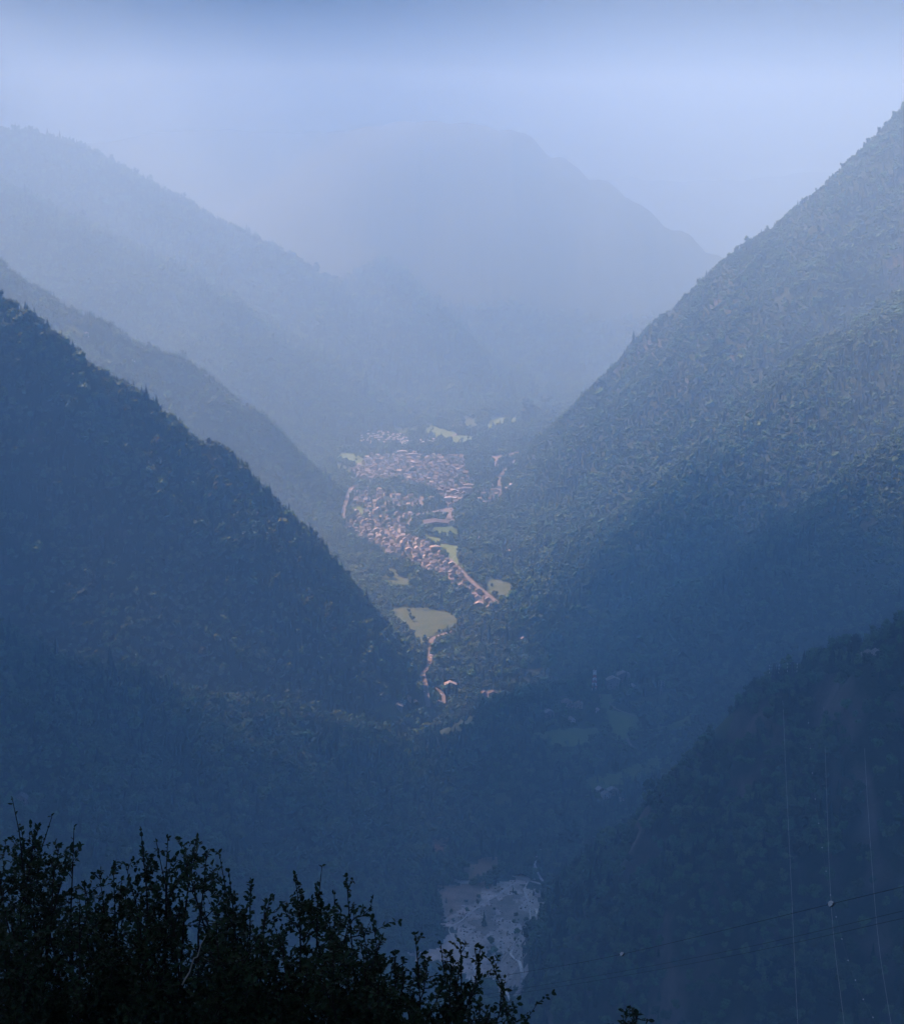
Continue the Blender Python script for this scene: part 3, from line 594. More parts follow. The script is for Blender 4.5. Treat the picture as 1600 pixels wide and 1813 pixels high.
# ================= masts, pylons, cables =================
def lattice(e, h, wb, wt, levels, mats, leg_r=.16, br=.09):
    def c(z):
        w = wb + (wt - wb) * (z / h) ** 0.8; return [(w / 2, w / 2, z), (-w / 2, w / 2, z), (-w / 2, -w / 2, z), (w / 2, -w / 2, z)]
    for i in range(levels):
        z0, zz1 = h * i / levels, h * (i + 1) / levels; a, b_ = c(z0), c(zz1); mb = MB()
        for k in range(4):
            mb.tube([a[k], b_[k]], leg_r, 4); mb.tube([a[k], b_[(k + 1) % 4]], br, 3); mb.tube([a[(k + 1) % 4], b_[k]], br, 3); mb.tube([b_[k], b_[(k + 1) % 4]], br, 3)
        mb.build('lattice_section', mats[i % len(mats)], e)
bx, by = put(1052, 1222); e = empty('radio_mast', (bx, by, float(ground(bx, by)) - .5)); tag(e, 'red and white banded lattice mast on the meadow shelf', 'mast')
lattice(e, 27, 7, 3.2, 7, [M['white'], M['red']], .5, .3); MB().box(-2.2, 2.2, -2.2, 2.2, 27, 27.5).build('platform', M['white'], e)
for k in range(4): MB().box(-.5, .5, -.3, .3, 0, 3.2).build('antenna', M['white'], e, loc=(1.8 * math.cos(k * math.pi / 2), 1.8 * math.sin(k * math.pi / 2), 27.5))
MB().tube([(0, 0, 27.5), (0, 0, 34)], .25, 5).build('spire', M['red'], e)
PYL = {}
def pylon(key, px, py, h, label, mt='dark_steel', sx=1.0):
    x, y = put(px, py); e = empty('power_pylon', (x, y, float(ground(x, y)) - .8)); tag(e, label, 'pylon', 'power pylons')
    lattice(e, h, 6 * sx, 1.4 * sx, 7, [M[mt]], .22, .12)
    for zz in (h * .72, h * .86, h * .98):
        MB().tube([(-4.5, 0, zz), (0, 0, zz + .8), (4.5, 0, zz)], [.15, .3, .15], 4).build('crossarm', M[mt], e)
        for s_ in (-1, 1): MB().tube([(s_ * 4.3, 0, zz), (s_ * 4.3, 0, zz - 1.8)], .16, 5).build('insulator', M['white'], e)
    PYL[key] = (x, y, float(ground(x, y)))
pylon('a', 1369, 1222, 26, 'dark lattice pylon, left of the pair on the right cliff top'); pylon('b', 1401, 1219, 25, 'dark lattice pylon, right of the pair on the right cliff top')
pylon('c', 953, 1258, 30, 'dark lattice pylon in the trees left of the red and white mast'); pylon('d', 1170, 1231, 22, 'slender pale lattice pylon beside the upper shelf meadow', 'steel', .6)
def cable(name, pts, r, m, label, sub=12):
    pts = [P(*p) for p in pts]; out = []
    for i in range(len(pts) - 1):
        p0 = Vector(pts[max(i - 1, 0)]); p1 = Vector(pts[i]); p2 = Vector(pts[i + 1]); p3 = Vector(pts[min(i + 2, len(pts) - 1)])
        for k in range(sub):
            t = k / sub; out.append(0.5 * ((2 * p1) + (p2 - p0) * t + (2 * p0 - 5 * p1 + 4 * p2 - p3) * t * t + (3 * p1 - p0 - 3 * p2 + p3) * t ** 3))
    out.append(Vector(pts[-1])); return tag(MB().tube(out, r, 5).build(name, m), label, 'cable')
cable('power_cable', [(1384, 1215, 1630), (1386, 1252, 1560), (1390, 1350, 1400), (1400, 1560, 1100), (1412, 1813, 820), (1440, 2200, 560)], .075, M['alu'], 'pale thin power cable, leftmost of three running down the right cliff')
cable('power_cable', [(1450, 1205, 1610), (1457, 1240, 1550), (1461, 1350, 1400), (1471, 1601, 1080), (1494, 1813, 840), (1545, 2200, 560)], .075, M['alu'], 'pale thin power cable, middle of three running down the right cliff')
cable('power_cable', [(1524, 1200, 1590), (1527, 1250, 1520), (1533, 1380, 1350), (1551, 1630, 1040), (1577, 1813, 840), (1640, 2200, 560)], .075, M['alu'], 'pale thin power cable, rightmost of three running down the right cliff')
dots = [(1431, 1280), (1434, 1325), (1438, 1369), (1443, 1415), (1449, 1458), (1455, 1501), (1462, 1543), (1470, 1585), (1480, 1624), (1490, 1663), (1501, 1701), (1514, 1736), (1528, 1770), (1545, 1802)]
dd_ = [(px, py, 1520 - 700 * (i / 13.0)) for i, (px, py) in enumerate(dots)]
cable('earth_cable', [(1425, 1200, 1620)] + dd_ + [(1600, 1920, 720)], .035, M['steel'], 'hair-thin cable strung with tiny white marker balls over the right cliff', 3)
def ball(px, py, Y, r, label, group=None):
    e = empty('marker_ball', P(px, py, Y)); tag(e, label, 'marker ball', group)
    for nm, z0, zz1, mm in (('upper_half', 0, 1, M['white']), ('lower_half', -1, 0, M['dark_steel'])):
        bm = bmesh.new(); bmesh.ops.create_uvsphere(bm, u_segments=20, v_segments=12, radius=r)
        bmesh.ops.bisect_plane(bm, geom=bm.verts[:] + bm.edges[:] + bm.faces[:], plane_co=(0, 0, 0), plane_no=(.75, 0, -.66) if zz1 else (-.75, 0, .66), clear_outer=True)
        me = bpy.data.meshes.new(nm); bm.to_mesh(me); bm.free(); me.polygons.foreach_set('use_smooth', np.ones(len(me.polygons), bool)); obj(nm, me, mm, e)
    MB().tube([(-r * 1.35, 0, 0), (r * 1.35, 0, 0)], r * .12, 6).build('clamp', M['dark_steel'], e)
sm = bmesh.new(); bmesh.ops.create_icosphere(sm, subdivisions=2, radius=.42); sme = bpy.data.meshes.new('small_ball'); sm.to_mesh(sme); sm.free(); sme.materials.append(M['white'])
for px, py, Y in dd_: o = obj('marker_ball', sme, None, None, P(px, py, Y)); tag(o, 'tiny white marker ball on the hair-thin cable over the right cliff', 'marker ball', 'tiny marker balls')
def Yd(px): return 190 + (1471 - px) * 0.19
cable('power_cable', [(p, q, Yd(p)) for p, q in ((1900, 1494), (1600, 1570), (1471, 1601), (1101, 1690), (920, 1723), (600, 1775), (100, 1840))], .030, M['wire'], 'dark cable with two large marker balls crossing the lower right')
cable('power_cable', [(p, q, Yd(p)) for p, q in ((1900, 1540), (1600, 1613), (1300, 1682), (1000, 1738), (700, 1785), (100, 1870))], .022, M['wire'], 'thin dark cable just below the one with large balls')
cable('power_cable', [(p, q, Yd(p)) for p, q in ((1900, 1556), (1600, 1626), (1300, 1692), (1000, 1746), (700, 1792), (100, 1880))], .022, M['wire'], 'thin dark cable, lowest of the crossing cables')
ball(1471, 1601, Yd(1471), .36, 'large white and dark marker ball on the dark cable, nearest on the right'); ball(1101, 1690, Yd(1101), .34, 'white and dark marker ball on the dark cable, the left smaller one')

# ================= trees =================
def crown_mesh(seed, kind):
    r = random.Random(seed); Vv, Ff = [], []
    if kind == 'conifer':
        H = 13.0
        for t in range(7):
            z0 = 1.5 + t * (H - 2) / 7; rad = 2.7 * (1 - t / 7.6); n = 11; i0 = len(Vv); Vv.append((0, 0, z0 + 2.9))
            for k in range(n):
                a = 2 * math.pi * k / n + r.uniform(-.15, .15); q = rad * r.uniform(.65, 1.2); Vv.append((q * math.cos(a), q * math.sin(a), z0 - r.uniform(0, .9)))
            for k in range(n): Ff.append((i0, i0 + 1 + k, i0 + 1 + (k + 1) % n))
    else:
        H, Rr = {'round': (10, 4.3), 'tall': (13, 3.6), 'wide': (9, 5.2), 'loose': (11, 4.4)}[kind]
        lumps = []
        for k in range(13):
            a = r.uniform(0, 6.28); q = Rr * math.sqrt(r.random()) * .68; zz = H * (.38 + .48 * r.random()) - q * q * .06; lumps.append((q * math.cos(a), q * math.sin(a), zz, Rr * r.uniform(.30, .52)))
        bm = bmesh.new(); bmesh.ops.create_icosphere(bm, subdivisions=1, radius=1); sv = [v.co.copy() for v in bm.verts]; bm.verts.index_update(); sf = [tuple(v.index for v in f.verts) for f in bm.faces]; bm.free()
        for lx, ly, lz, lr in lumps:
            i0 = len(Vv); Vv += [(lx + v.x * lr * r.uniform(.6, 1.25), ly + v.y * lr * r.uniform(.6, 1.25), lz + v.z * lr * .85 * r.uniform(.6, 1.25)) for v in sv]; Ff += [tuple(i0 + q for q in f) for f in sf]
        for k in range(170):                       # leaf clumps standing off the lumps
            lx, ly, lz, lr = r.choice(lumps); d = Vector((r.gauss(0, 1), r.gauss(0, 1), r.gauss(.3, 1))).normalized(); c = Vector((lx, ly, lz)) + d * lr * r.uniform(.95, 1.3)
            u = d.cross(Vector((r.gauss(0, 1), r.gauss(0, 1), r.gauss(0, 1)))).normalized(); w = (d * .6 + d.cross(u)).normalized(); s = r.uniform(.35, .8); i0 = len(Vv)
            Vv += [tuple(c - u * s), tuple(c + w * s * .8), tuple(c + u * s), tuple(c - w * s * .8)]; Ff.append((i0, i0 + 1, i0 + 2, i0 + 3))
    return mesh_np('crown', Vv, Ff)
def trunk_mesh(h, r0): return MB().tube([(0, 0, -1.5), (.1, .05, h * .4), (-.05, .1, h * .75)], [r0, r0 * .75, r0 * .25], 6).mesh('trunk')
KINDS = ['round', 'tall', 'wide', 'loose', 'conifer', 'conifer']
PROT = []
for i, k in enumerate(KINDS):
    c = crown_mesh(100 + i, k); c.materials.append(M['conifer'] if k == 'conifer' else M['crown']); t = trunk_mesh(13 if k == 'conifer' else 8, .28); t.materials.append(M['bark']); PROT.append((c, t, k))
HT = {'round': 10, 'tall': 13, 'wide': 9, 'loose': 11, 'conifer': 14.4}
# horizon scan for visibility, from the camera with slack for a step to the side
AZ = np.linspace(-0.34, 0.34, 700); DS = np.concatenate([np.arange(30, 1000, 20.0), np.arange(1000, 5400, 8.0), np.arange(5400, 12000, 40.0)])
EL = np.empty((len(AZ), len(DS)), np.float32)
for i, a_ in enumerate(AZ): EL[i] = ground(DS * a_, DS) / DS
HOR = np.maximum.accumulate(EL, axis=1)
def visible(x, y, ztop):
    t = x / y; i = np.clip(np.round((t - AZ[0]) / (AZ[1] - AZ[0])).astype(int), 0, len(AZ) - 1); j = np.clip(np.searchsorted(DS, y - 25) - 1, 0, len(DS) - 1)
    return (np.abs(t) < 0.31) & ((ztop + 14) / y > HOR[i, j])
def scatter(y0, y1, step, seed):
    r = np.random.default_rng(seed); xs = np.arange(-0.31 * y1, 0.31 * y1, step); ys = np.arange(y0, y1, step); X, Y = np.meshgrid(xs, ys)
    X = X + r.uniform(-.48, .48, X.shape) * step; Y = Y + r.uniform(-.48, .48, Y.shape) * step; X, Y = X.ravel(), Y.ravel(); k = np.abs(X) < 0.31 * Y
    return X[k], Y[k]
parts_ = [scatter(1020, 2300, 7.0, 1) + (1.0,), scatter(2300, 3500, 7.8, 2) + (1.0,), scatter(3500, 5200, 8.6, 3) + (0.98,), scatter(5200, 6500, 15, 4) + (1.7,)]
TX, TY, TS = [], [], []
for X, Y, s in parts_:
    Z = ground(X, Y); oc = occ_at(X, Y); k = ((oc == 0) | ((oc == 2) & (rng.random(len(X)) < .035)) | ((oc == 3) & (rng.random(len(X)) < .07))) & visible(X, Y, Z + 12 * s)
    g = 2.0; gx = (ground(X + g, Y) - ground(X - g, Y)) / (2 * g); gy = (ground(X, Y + g) - ground(X, Y - g)) / (2 * g); slope = np.hypot(gx, gy)
    bare = fbm(X / 70, Y / 70, 51, 4) * 1.6 + 0.5                  # rocky gaps on the steepest ground
    st = np.where((X > 40) & (Y < 1900), 1.75, np.where((X > 260) & (Y > 3000), 1.7, 2.0)); k &= ~((slope > st) & (bare < 0.40 + (slope - st) * .5))
    for zone, px, dens in VILLAGE: pass
    TX.append(X[k]); TY.append(Y[k]); TS.append(np.full(k.sum(), s))
TX, TY, TS = map(np.concatenate, (TX, TY, TS))
vk = (vnoise(TX / 38, TY / 38, 77) > .13) | (rng.random(len(TX)) < .35)      # glades
for zone, px, dens in VILLAGE:
    ins = inpoly(TX, TY, world_poly(px)); vk &= ~(ins & (rng.random(len(TX)) > (0.09 if dens > .85 else 0.22)))
ins = inpoly(TX, TY, world_poly(z1([(280, 355), (420, 322), (640, 355), (640, 400), (860, 385), (850, 430), (620, 440), (520, 440), (310, 415)]))); vk &= ~(ins & (rng.random(len(TX)) > .15))
TX, TY, TS = TX[vk], TY[vk], TS[vk]
clump = fbm(TX / 120, TY / 120, 61, 4) + 0.5
TV = np.where(rng.random(len(TX)) < 0.10 + 0.5 * np.clip((clump - .52) * 5, 0, 1), rng.integers(4, 6, len(TX)), rng.integers(0, 4, len(TX)))
shelf = np.exp(-((TX - 190) / 170) ** 2 - ((TY - 2420) / 170) ** 2)
TSZ = TS * rng.lognormal(0, .28, len(TX)) * (0.65 + 0.8 * (fbm(TX / 70, TY / 70, 71, 3) + .5)) * (1 - .3 * shelf) * np.where(occ_at(TX, TY) == 3, .45, 1.0); TR = rng.uniform(0, 6.28, len(TX)); TZ = ground(TX, TY)
print('trees', len(TX))
# the trees that show largest stand as things of their own
vpx = CX + FPX * (TX / (CT * TY - ST * TZ)); vpy = CY - FPX * ((ST * TY + CT * TZ) / (CT * TY - ST * TZ))
hid = np.interp(vpx, [0, 130, 300, 480, 640, 720, 870, 905], [1470, 1500, 1520, 1620, 1640, 1720, 1770, 1813], left=1470, right=2000)   # behind the near shrubs
inframe = (vpx > 0) & (vpx < 1600) & (vpy < np.minimum(1813, hid)) & ((TZ + 10 * TSZ) / TY > HOR[np.clip(np.round((TX / TY - AZ[0]) / (AZ[1] - AZ[0])).astype(int), 0, len(AZ) - 1), np.clip(np.searchsorted(DS, TY - 25) - 1, 0, len(DS) - 1)])
app = np.where(inframe, TSZ / TY, 0); iscon = TV >= 4
pick = np.concatenate([np.argsort(-app * ~iscon)[:240], np.argsort(-app * iscon)[:60]])
def tree(x, y, z, v, s, rz, label, group):
    c, t, k = PROT[v]; e = empty('conifer_tree' if k == 'conifer' else 'broadleaf_tree', (x, y, z - .3), rz, (s, s, s * 1.0)); tag(e, label, 'tree', group)
    obj('trunk', t, None, e); obj('crown', c, None, e)
def where(i):
    if vpx[i] > 930 and TY[i] < 1850:
        return ('at the top' if vpy[i] < 1350 else 'high' if vpy[i] < 1500 else 'half way up' if vpy[i] < 1650 else 'low') + (' on the left flank' if vpx[i] < 1150 else ' in the middle' if vpx[i] < 1380 else ' towards the right') + ' of the dark cliff'
    return 'on the dark cliff at right' if vpx[i] > 930 and TY[i] < 1850 else (('high' if vpy[i] < 1350 else 'half way down' if vpy[i] < 1470 else 'low') + (' at the far left' if vpx[i] < 250 else ' in the middle' if vpx[i] < 520 else ' at the right end') + ' of the near left slope' if vpx[i] < 760 else 'on the valley side above the gravel fan')
for i in pick:
    k = PROT[TV[i]][2]; d = {'round': 'round-crowned broadleaf tree', 'tall': 'tall narrow broadleaf tree', 'wide': 'low spreading broadleaf tree', 'loose': 'loose-crowned broadleaf tree', 'conifer': 'dark pointed conifer'}[k]
    lab = f'{d} {where(i)}'
    tree(float(TX[i]), float(TY[i]), float(TZ[i]), int(TV[i]), float(TSZ[i]), float(TR[i]), lab, f'{d}s {where(i)}')
for px, py, v, s, lab in ((857, 1641, 4, 1.5, 'lone dark conifer standing on the gravel fan'), (868, 1672, 0, 1.0, 'dark round tree on the gravel island, top of its clump'), (874, 1690, 2, 1.1, 'spreading tree in the middle of the gravel island clump'), (866, 1700, 1, 1.0, 'tall tree at the left of the gravel island clump'), (884, 1704, 3, 1.0, 'loose tree at the right of the gravel island clump'), (915, 1655, 2, .9, 'low tree on the right bank of the gravel fan'), (908, 1582, 4, .7, 'small conifer near the stream fork'), (912, 1585, 0, .6, 'small round tree near the stream fork'),
        (769, 950, 0, 1.7, 'big dark round tree in front of the hall beside the pitch'), (738, 947, 2, 1.7, 'broad dark tree left of the pitch below the hall'), (742, 938, 1, 1.3, 'tall tree left of the hall'), (797, 958, 0, 1.5, 'round tree at the lower right corner of the pitch'), (815, 930, 2, 1.6, 'broad dark tree right of the hall'), (822, 938, 0, 1.5, 'round dark tree right of the pitch'), (843, 768, 0, 1.6, 'lone round tree on the far green field'),
        (1118, 1300, 0, 1.2, 'round tree at the foot of the shelf meadow beside the footpath'), (1136, 1276, 2, 1.6, 'broad dark tree in the middle of the shelf meadows'), (1167, 1270, 0, 1.7, 'big round tree right of the shelf meadow'), (1175, 1278, 2, 1.5, 'spreading tree below the big round one on the shelf'), (1045, 1268, 2, 1.7, 'large spreading tree right of the shelf hamlet'), (1066, 1272, 0, 1.5, 'round tree between the shelf hamlet and the meadow'), (1014, 1232, 1, 1.5, 'tall dark tree left of the red and white mast'), (1038, 1240, 0, 1.5, 'round dark tree just below the red and white mast'), (1110, 1385, 1, 1.3, 'tall tree behind the lower hamlet'), (1034, 1396, 0, 1.2, 'round tree left of the lower hamlet')):
    x, y = put(px, py); tree(x, y, float(ground(x, y)), v, s, 1.0, lab, 'trees standing apart in the valley')
keep = np.ones(len(TX), bool); keep[pick] = False
tcol = bpy.data.collections.new('forest_tree_kinds')
for i, (c, t, k) in enumerate(PROT):
    V_ = [tuple(v.co) for v in c.vertices] + [tuple(v.co) for v in t.vertices]; n0 = len(c.vertices)
    F_ = [tuple(p.vertices) for p in c.polygons] + [tuple(n0 + q for q in p.vertices) for p in t.polygons]
    me = mesh_np('forest_tree', V_, F_); me.materials.append(c.materials[0]); me.materials.append(M['bark']); me.polygons.foreach_set('material_index', [0] * len(c.polygons) + [1] * len(t.polygons))
    o = bpy.data.objects.new('tree_kind_%d' % i, me); tcol.objects.link(o)
pm = bpy.data.meshes.new('forest'); n = int(keep.sum()); pm.vertices.add(n); pm.vertices.foreach_set('co', np.stack([TX[keep], TY[keep], TZ[keep] - .3], 1).astype(np.float32).ravel())
for nm, ty, arr in (('kind_index', 'INT', TV[keep].astype(np.int32)), ('turn', 'FLOAT', TR[keep].astype(np.float32)), ('size', 'FLOAT', TSZ[keep].astype(np.float32))):
    at = pm.attributes.new(nm, ty, 'POINT'); at.data.foreach_set('value', arr)
fo = obj('forest', pm); tag(fo, 'dense mixed forest covering the mountainsides and valley', 'forest', None, 'stuff')
ng = bpy.data.node_groups.new('forest_scatter', 'GeometryNodeTree'); ng.interface.new_socket('Geometry', in_out='INPUT', socket_type='NodeSocketGeometry'); ng.interface.new_socket('Geometry', in_out='OUTPUT', socket_type='NodeSocketGeometry')
gi = ng.nodes.new('NodeGroupInput'); go = ng.nodes.new('NodeGroupOutput'); ip = ng.nodes.new('GeometryNodeInstanceOnPoints'); ci = ng.nodes.new('GeometryNodeCollectionInfo')
ci.inputs['Collection'].default_value = tcol; ci.inputs['Separate Children'].default_value = True; ci.inputs['Reset Children'].default_value = True
def named(nm, ty): a = ng.nodes.new('GeometryNodeInputNamedAttribute'); a.data_type = ty; a.inputs['Name'].default_value = nm; return a.outputs['Attribute']
cmb = ng.nodes.new('ShaderNodeCombineXYZ'); LL = ng.links.new
LL(gi.outputs[0], ip.inputs['Points']); LL(ci.outputs[0], ip.inputs['Instance']); ip.inputs['Pick Instance'].default_value = True
LL(named('kind_index', 'INT'), ip.inputs['Instance Index']); LL(named('turn', 'FLOAT'), cmb.inputs[2]); LL(cmb.outputs[0], ip.inputs['Rotation']); LL(named('size', 'FLOAT'), ip.inputs['Scale']); LL(ip.outputs[0], go.inputs[0])
fo.modifiers.new('scatter', 'NODES').node_group = ng

# ================= near shrubs =================
LEAF = np.array([(0, 0, 0), (.30, .30, .05), (.28, .68, .03), (0, 1.0, -.04), (-.28, .68, .03), (-.30, .30, .05), (0, .5, -.03)], float)
LEAFF = np.array([(0, 1, 6), (1, 2, 6), (2, 3, 6), (3, 4, 6), (4, 5, 6), (5, 0, 6)])
def shrub(tips, label, base_px, Yc, seed, extra=10, pale=False):
    r = random.Random(seed); tw = MB(); leaves = []
    gx_ = P(base_px, 1900, Yc)[0]; base = Vector((gx_, Yc, float(np.maximum(ground(gx_, Yc), camera_hill(np.array([gx_]), np.array([Yc]))[0])) - .2))
    def jit(s): return Vector((r.gauss(0, s), r.gauss(0, s), r.gauss(0, s)))
    def leafy(pts, spacing, n_end=3):
        L_ = 0
        for i in range(len(pts) - 1):
            p, q = pts[i], pts[i + 1]; d = (q - p); ln = d.length; d = d / max(ln, 1e-6); t = 0
            while t < ln:
                leaves.append((p + d * t, d)); t += spacing * r.uniform(.6, 1.5)
        for _ in range(n_end): leaves.append((pts[-1], (pts[-1] - pts[-2]).normalized()))
    def twig(p, d, ln, lvl, rad):
        n = 5; pts = [p]
        for k in range(n): d = (d + jit(.22) + Vector((0, 0, .10))).normalized(); pts.append(pts[-1] + d * ln / n)
        tw.tube(pts, [rad * (1 - .75 * k / n) for k in range(n + 1)], 4 if lvl == 0 else 3)
        if lvl < 1:
            for k in range(1, n + 1):
                for _ in range(1):
                    if r.random() < .7: twig(pts[k], (d + jit(.75)).normalized(), ln * r.uniform(.28, .55), lvl + 1, rad * .55)
        if lvl >= 1: leafy(pts[1:], .042)
        else: leafy(pts[2:], .05)
    stems = [(Vector(P(px, py, Yc + dy)), bare) for px, py, dy, bare in tips]
    x0, x1 = min(t[0] for t in tips), max(t[0] for t in tips)
    def outline(px):
        ts = sorted(tips); return float(np.interp(px, [t[0] for t in ts], [t[1] for t in ts]))
    for _ in range(extra):
        px = r.uniform(x0 - 15, x1 + 15); stems.append((Vector(P(px, outline(px) + 60 + 330 * r.random() ** 1.1, Yc + r.uniform(-1.3, 1.3))), 0))
    for tip, bare in stems:
        st = base + Vector((r.uniform(-.5, .5) + (tip.x - base.x) * .55, r.uniform(-.4, .4), 0)); n = 9; pts = []
        bow = jit(.12)
        for k in range(n + 1):
            t = k / n; pts.append(st.lerp(tip, t) + bow * math.sin(math.pi * t) + jit(.012) * (1 if 0 < k < n else 0) + Vector(((tip.x - st.x) * .25 * (t * t - t), 0, 0)))
        tw.tube(pts, [.022 * (1 - .86 * k / n) for k in range(n + 1)], 5)
        if bare == 1: leafy(pts[-2:], .12, 2)
        else: leafy(pts[-3:], .045, 4)
        d = (pts[-1] - pts[-3]).normalized()
        zvis = tip.z - 2.1
        for k in range(20):
            t = r.uniform(.35, .985); i = min(int(t * n), n - 1); q = pts[i].lerp(pts[i + 1], t * n - i)
            if q.z < zvis: continue
            if bare == 1 and (tip - q).length < .35: continue
            dist = (tip - q).length; twig(q, (d * .55 + jit(.72)).normalized(), min(.08 + dist * .40, .60) * r.uniform(.5, 1.15), 0 if dist > .35 else 1, .006)
    if pale:
        pt = MB()
        for px_, py_, qx, qy in pale: pt.tube([Vector(P(px_ + (qx - px_) * t_, py_ + (qy - py_) * t_, Yc - 1.2)) - base + jit(.01) for t_ in np.linspace(0, 1, 7)], [.007, .007, .006, .006, .005, .004, .002], 5)
    e = empty('shrub', base); tag(e, label, 'shrub')
    if pale: pt.build('dead_stem', M['pale_twig'], e)
    inv = base
    me = tw.mesh('branches'); me.transform(Matrix.Translation(-inv)); obj('branches', me, M['twig'], e)
    n = len(leaves); Pp = np.array([tuple(a) for a, _ in leaves]); D = np.array([tuple(b_) for _, b_ in leaves]); g = np.random.default_rng(seed)
    A = D + g.normal(0, .75, (n, 3)) + np.array([0, 0, -.12]); A /= np.linalg.norm(A, axis=1, keepdims=True)
    B = np.cross(A, g.normal(0, .6, (n, 3)) + np.array([0, 0, 1.0])); B /= np.maximum(np.linalg.norm(B, axis=1, keepdims=True), 1e-6); C = np.cross(B, A); s = g.uniform(.030, .058, n)[:, None]
    VV = (Pp[:, None, :] + s[:, None] * (LEAF[None, :, 0:1] * B[:, None] * .95 + LEAF[None, :, 1:2] * A[:, None] + LEAF[None, :, 2:3] * 2.2 * C[:, None])).reshape(-1, 3) - np.array(tuple(inv))
    FF = (LEAFF[None] + 7 * np.arange(n)[:, None, None]).reshape(-1, 3)
    fo_ = obj('foliage', mesh_np('foliage', VV, FF), M['leaf'], e); fo_['kind'] = 'stuff'
    return n
nl = 0
nl += shrub([(-60, 1440, .2, 0), (-10, 1480, -.3, 0), (22, 1416, 0, 1), (38, 1470, .4, 0), (62, 1466, 0, 0), (92, 1446, .2, 1), (105, 1500, -.3, 0), (131, 1466, 0, 1), (128, 1500, .3, 0), (150, 1570, 0, 0)], 'dark leafy shrub at the far left with a single bare shoot on top', 30, 15.5, 1, 24)
nl += shrub([(150, 1568, 0, 0), (176, 1548, .4, 0), (200, 1535, .2, 0), (215, 1560, -.3, 0), (228, 1560, 0, 0)], 'low dark shrub in the dip between the two tall left shrubs', 180, 16.0, 2, 20)
nl += shrub([(222, 1530, 0, 0), (250, 1472, .2, 1), (277, 1492, 0, 1), (297, 1486, .2, 0), (318, 1488, .3, 0), (348, 1484, 0, 0), (366, 1512, -.2, 0), (388, 1512, .2, 0), (405, 1545, 0, 0), (445, 1560, .3, 0), (478, 1590, 0, 0), (260, 1560, .5, 0), (330, 1560, -.4, 0)], 'tallest dark shrub with fanning leafy twigs, second from the left', 320, 15.0, 3, 34, [(322, 1745, 364, 1660)])
nl += shrub([(440, 1650, 0, 0), (470, 1600, -.2, 0), (486, 1640, .3, 0), (500, 1660, 0, 0)], 'low dark shrub below the gap right of the tallest one', 460, 14.6, 4, 20)
nl += shrub([(500, 1660, .2, 0), (522, 1550, 0, 0), (545, 1600, .3, 0), (570, 1534, 0, 1), (592, 1585, .2, 0), (613, 1554, 0, 0), (624, 1605, -.2, 0), (640, 1650, .2, 0)], 'dark shrub with two upright leafy shoots in the middle of the row', 565, 15.0, 5, 28)
nl += shrub([(640, 1670, 0, 0), (660, 1628, .2, 0), (675, 1665, -.2, 0), (700, 1690, .3, 0), (712, 1700, 0, 0)], 'dark shrub with one short shoot right of the middle', 665, 14.6, 6, 20)
nl += shrub([(705, 1720, 0, 0), (735, 1655, .2, 0), (758, 1700, 0, 0), (780, 1672, .3, 0), (798, 1690, -.2, 0), (815, 1668, .1, 0), (850, 1680, 0, 0), (868, 1700, .2, 0), (888, 1745, 0, 0)], 'dark shrub with spread leafy shoots in front of the gravel fan', 780, 14.8, 7, 26)
nl += shrub([(850, 1775, 0, 0), (868, 1790, .2, 0), (880, 1810, 0, 0)], 'low dark shrub at the right end of the row', 860, 14.0, 8, 6)
nl += shrub([(1108, 1800, 0, 0), (1118, 1785, .2, 0), (1130, 1796, 0, 0)], 'small dark sprig alone at the bottom edge right of centre', 1116, 13.5, 9, 1)
print('leaves', nl)

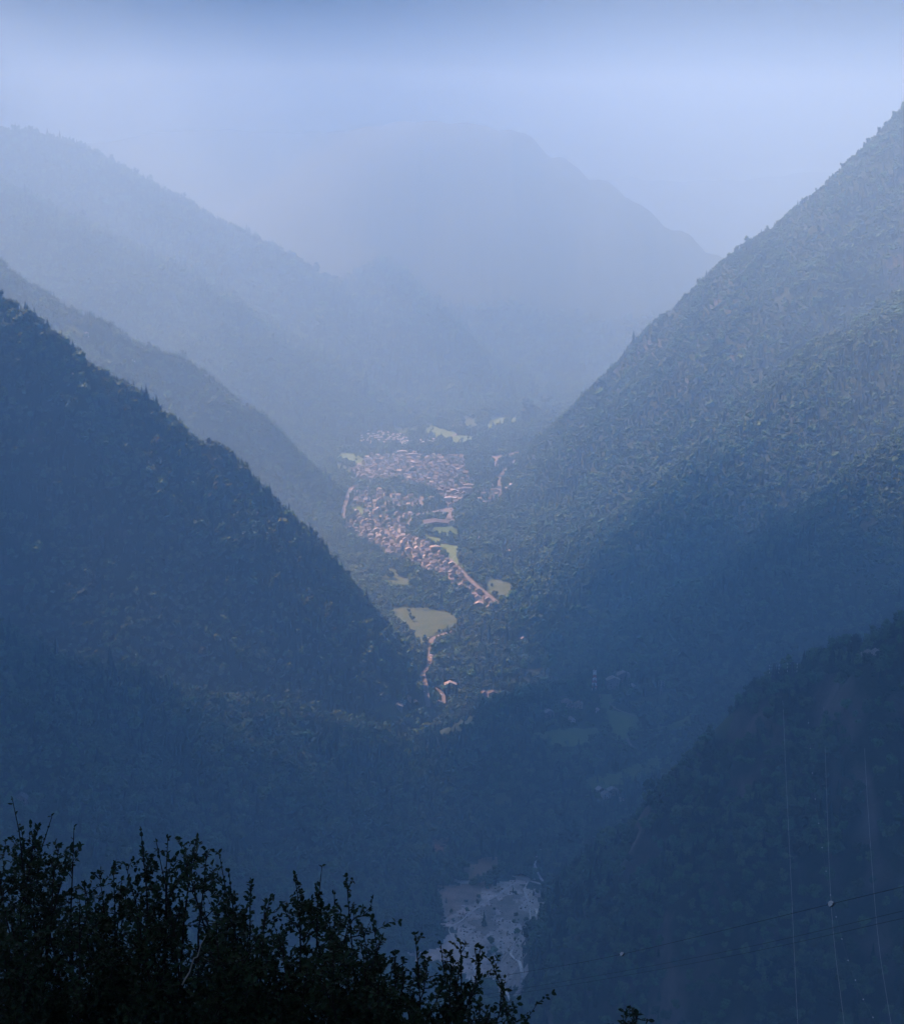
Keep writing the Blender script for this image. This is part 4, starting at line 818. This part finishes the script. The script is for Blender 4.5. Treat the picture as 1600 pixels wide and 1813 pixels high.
# ================= clouds (above the haze) and haze =================
cm = bpy.data.materials.new('cloud'); nt, b = nodes_of(cm); N = nt.nodes.new; L = nt.links.new
b.inputs['Base Color'].default_value = (0.8, 0.8, 0.82, 1); b.inputs['Roughness'].default_value = 1; b.inputs['Specular IOR Level'].default_value = 0
at = N('ShaderNodeAttribute'); at.attribute_name = 'thinness'; tr = N('ShaderNodeBsdfTransparent'); ms = N('ShaderNodeMixShader')
L(at.outputs['Fac'], ms.inputs[0]); L(b.outputs[0], ms.inputs[1]); L(tr.outputs[0], ms.inputs[2]); L(ms.outputs[0], nt.nodes['Material Output'].inputs['Surface'])
def cloud_bank(name, fn, x0, x1, y0, y1, zb, step, thick, label):
    X, Y = np.meshgrid(np.concatenate([np.arange(-160000, x0, 8000.0), np.arange(x0, x1, step), np.arange(x1, 160000, 8000.0)]), np.concatenate([np.arange(y0, y1, step), np.arange(y1, 240000, 8000.0)])); m = fn(X, Y); n = fbm(X / 500, Y / 500, 81, 5)
    up = np.clip(m, 0, 1) ** .6 * thick * (.7 + n); dn = np.clip(m, 0, 1) ** .5 * thick * .25 * (.7 + fbm(X / 300, Y / 300, 83, 4))
    idx = np.arange(X.size).reshape(X.shape); c = (m[:-1, :-1] > 0) | (m[1:, 1:] > 0) | (m[1:, :-1] > 0) | (m[:-1, 1:] > 0); jj, ii = np.nonzero(c)
    F = np.stack([idx[jj, ii], idx[jj, ii + 1], idx[jj + 1, ii + 1], idx[jj + 1, ii]], 1); nV = X.size
    V = np.concatenate([np.stack([X.ravel(), Y.ravel(), zb + up.ravel()], 1), np.stack([X.ravel(), Y.ravel(), zb - dn.ravel() - .5], 1)])
    FF = np.concatenate([F, F[:, ::-1] + nV]); used, inv = np.unique(FF, return_inverse=True); me = mesh_np(name, V[used], inv.reshape(-1, 4), True); me.materials.append(cm)
    th = 1 - np.clip(m / CLOUD_EDGE, 0, 1).ravel(); th = th * th * (3 - 2 * th); th = np.sqrt(CLOUD_VEIL + (1 - CLOUD_VEIL) * th); th = np.concatenate([th, th])[used]
    a_ = me.attributes.new('thinness', 'FLOAT', 'POINT'); a_.data.foreach_set('value', th.astype(np.float32))
    return tag(obj(name, me), label, None, None, 'structure')
CLOUD_Z, CLOUD_EDGE, CLOUD_VEIL = 1150.0, 0.8, 0.004
def cloud_cover(X, Y):  # gaps and edges, mostly out of view, shaped to light and shade the valley
    k = (CLOUD_Z + 350) / SUN_DIR.z; gx_, gy_ = X - SUN_DIR.x * k, Y - SUN_DIR.y * k   # where its shadow falls in the valley
    n = fbm(X / 1100, Y / 1100, 91, 4)
    lf = np.clip((50 - gx_) / 500, 0, 1); rt = np.clip((gx_ - 150) / 700, 0, 1)
    near = (3700 - 1120 * lf - 1000 * np.clip((-950 - gx_) / 600, 0, 1) - 850 * rt - gy_) / (650 + 700 * rt)
    left = np.minimum((-1000 - gx_) / 1300, (gy_ - 3900) / 600); right = (gx_ - 3600) / 1300; farr = (gy_ - 7600 - 500 * np.clip((gx_ - 200) / 700, 0, 1)) / 800
    back = (gy_ + 2700) / 900
    return np.minimum(np.clip(np.maximum(np.maximum(near, left), np.maximum(right, farr)), -2, 1.3), back) + n * 0.9 + .1
cloud_bank('shading_cloud_deck', cloud_cover, -24000, 24000, -9000, 45000, CLOUD_Z, 150, 260, 'cloud deck above the valley, gaps shaped for the light')
hb = MB().box(-44000, 44000, -2900, 59000, -1100, 500); me = hb.mesh('haze')
hm = bpy.data.materials.new('haze'); hm.use_nodes = True; nt = hm.node_tree; nt.nodes.clear(); o_ = nt.nodes.new('ShaderNodeOutputMaterial'); pv = nt.nodes.new('ShaderNodeVolumePrincipled')
pv.inputs['Density'].default_value = HAZE_DENSITY; pv.inputs['Color'].default_value = (*HAZE_COLOR, 1); pv.inputs['Absorption Color'].default_value = (0.2, 0.2, 0.2, 1); pv.inputs['Anisotropy'].default_value = HAZE_ANISO
nt.links.new(pv.outputs[0], o_.inputs['Volume'])
try: hm.volume_sampling = 'MULTIPLE_IMPORTANCE'; hm.cycles.homogeneous_volume = True
except Exception: pass
tag(obj('haze', me, hm), 'blue mountain haze filling the valley', None, None, 'stuff')
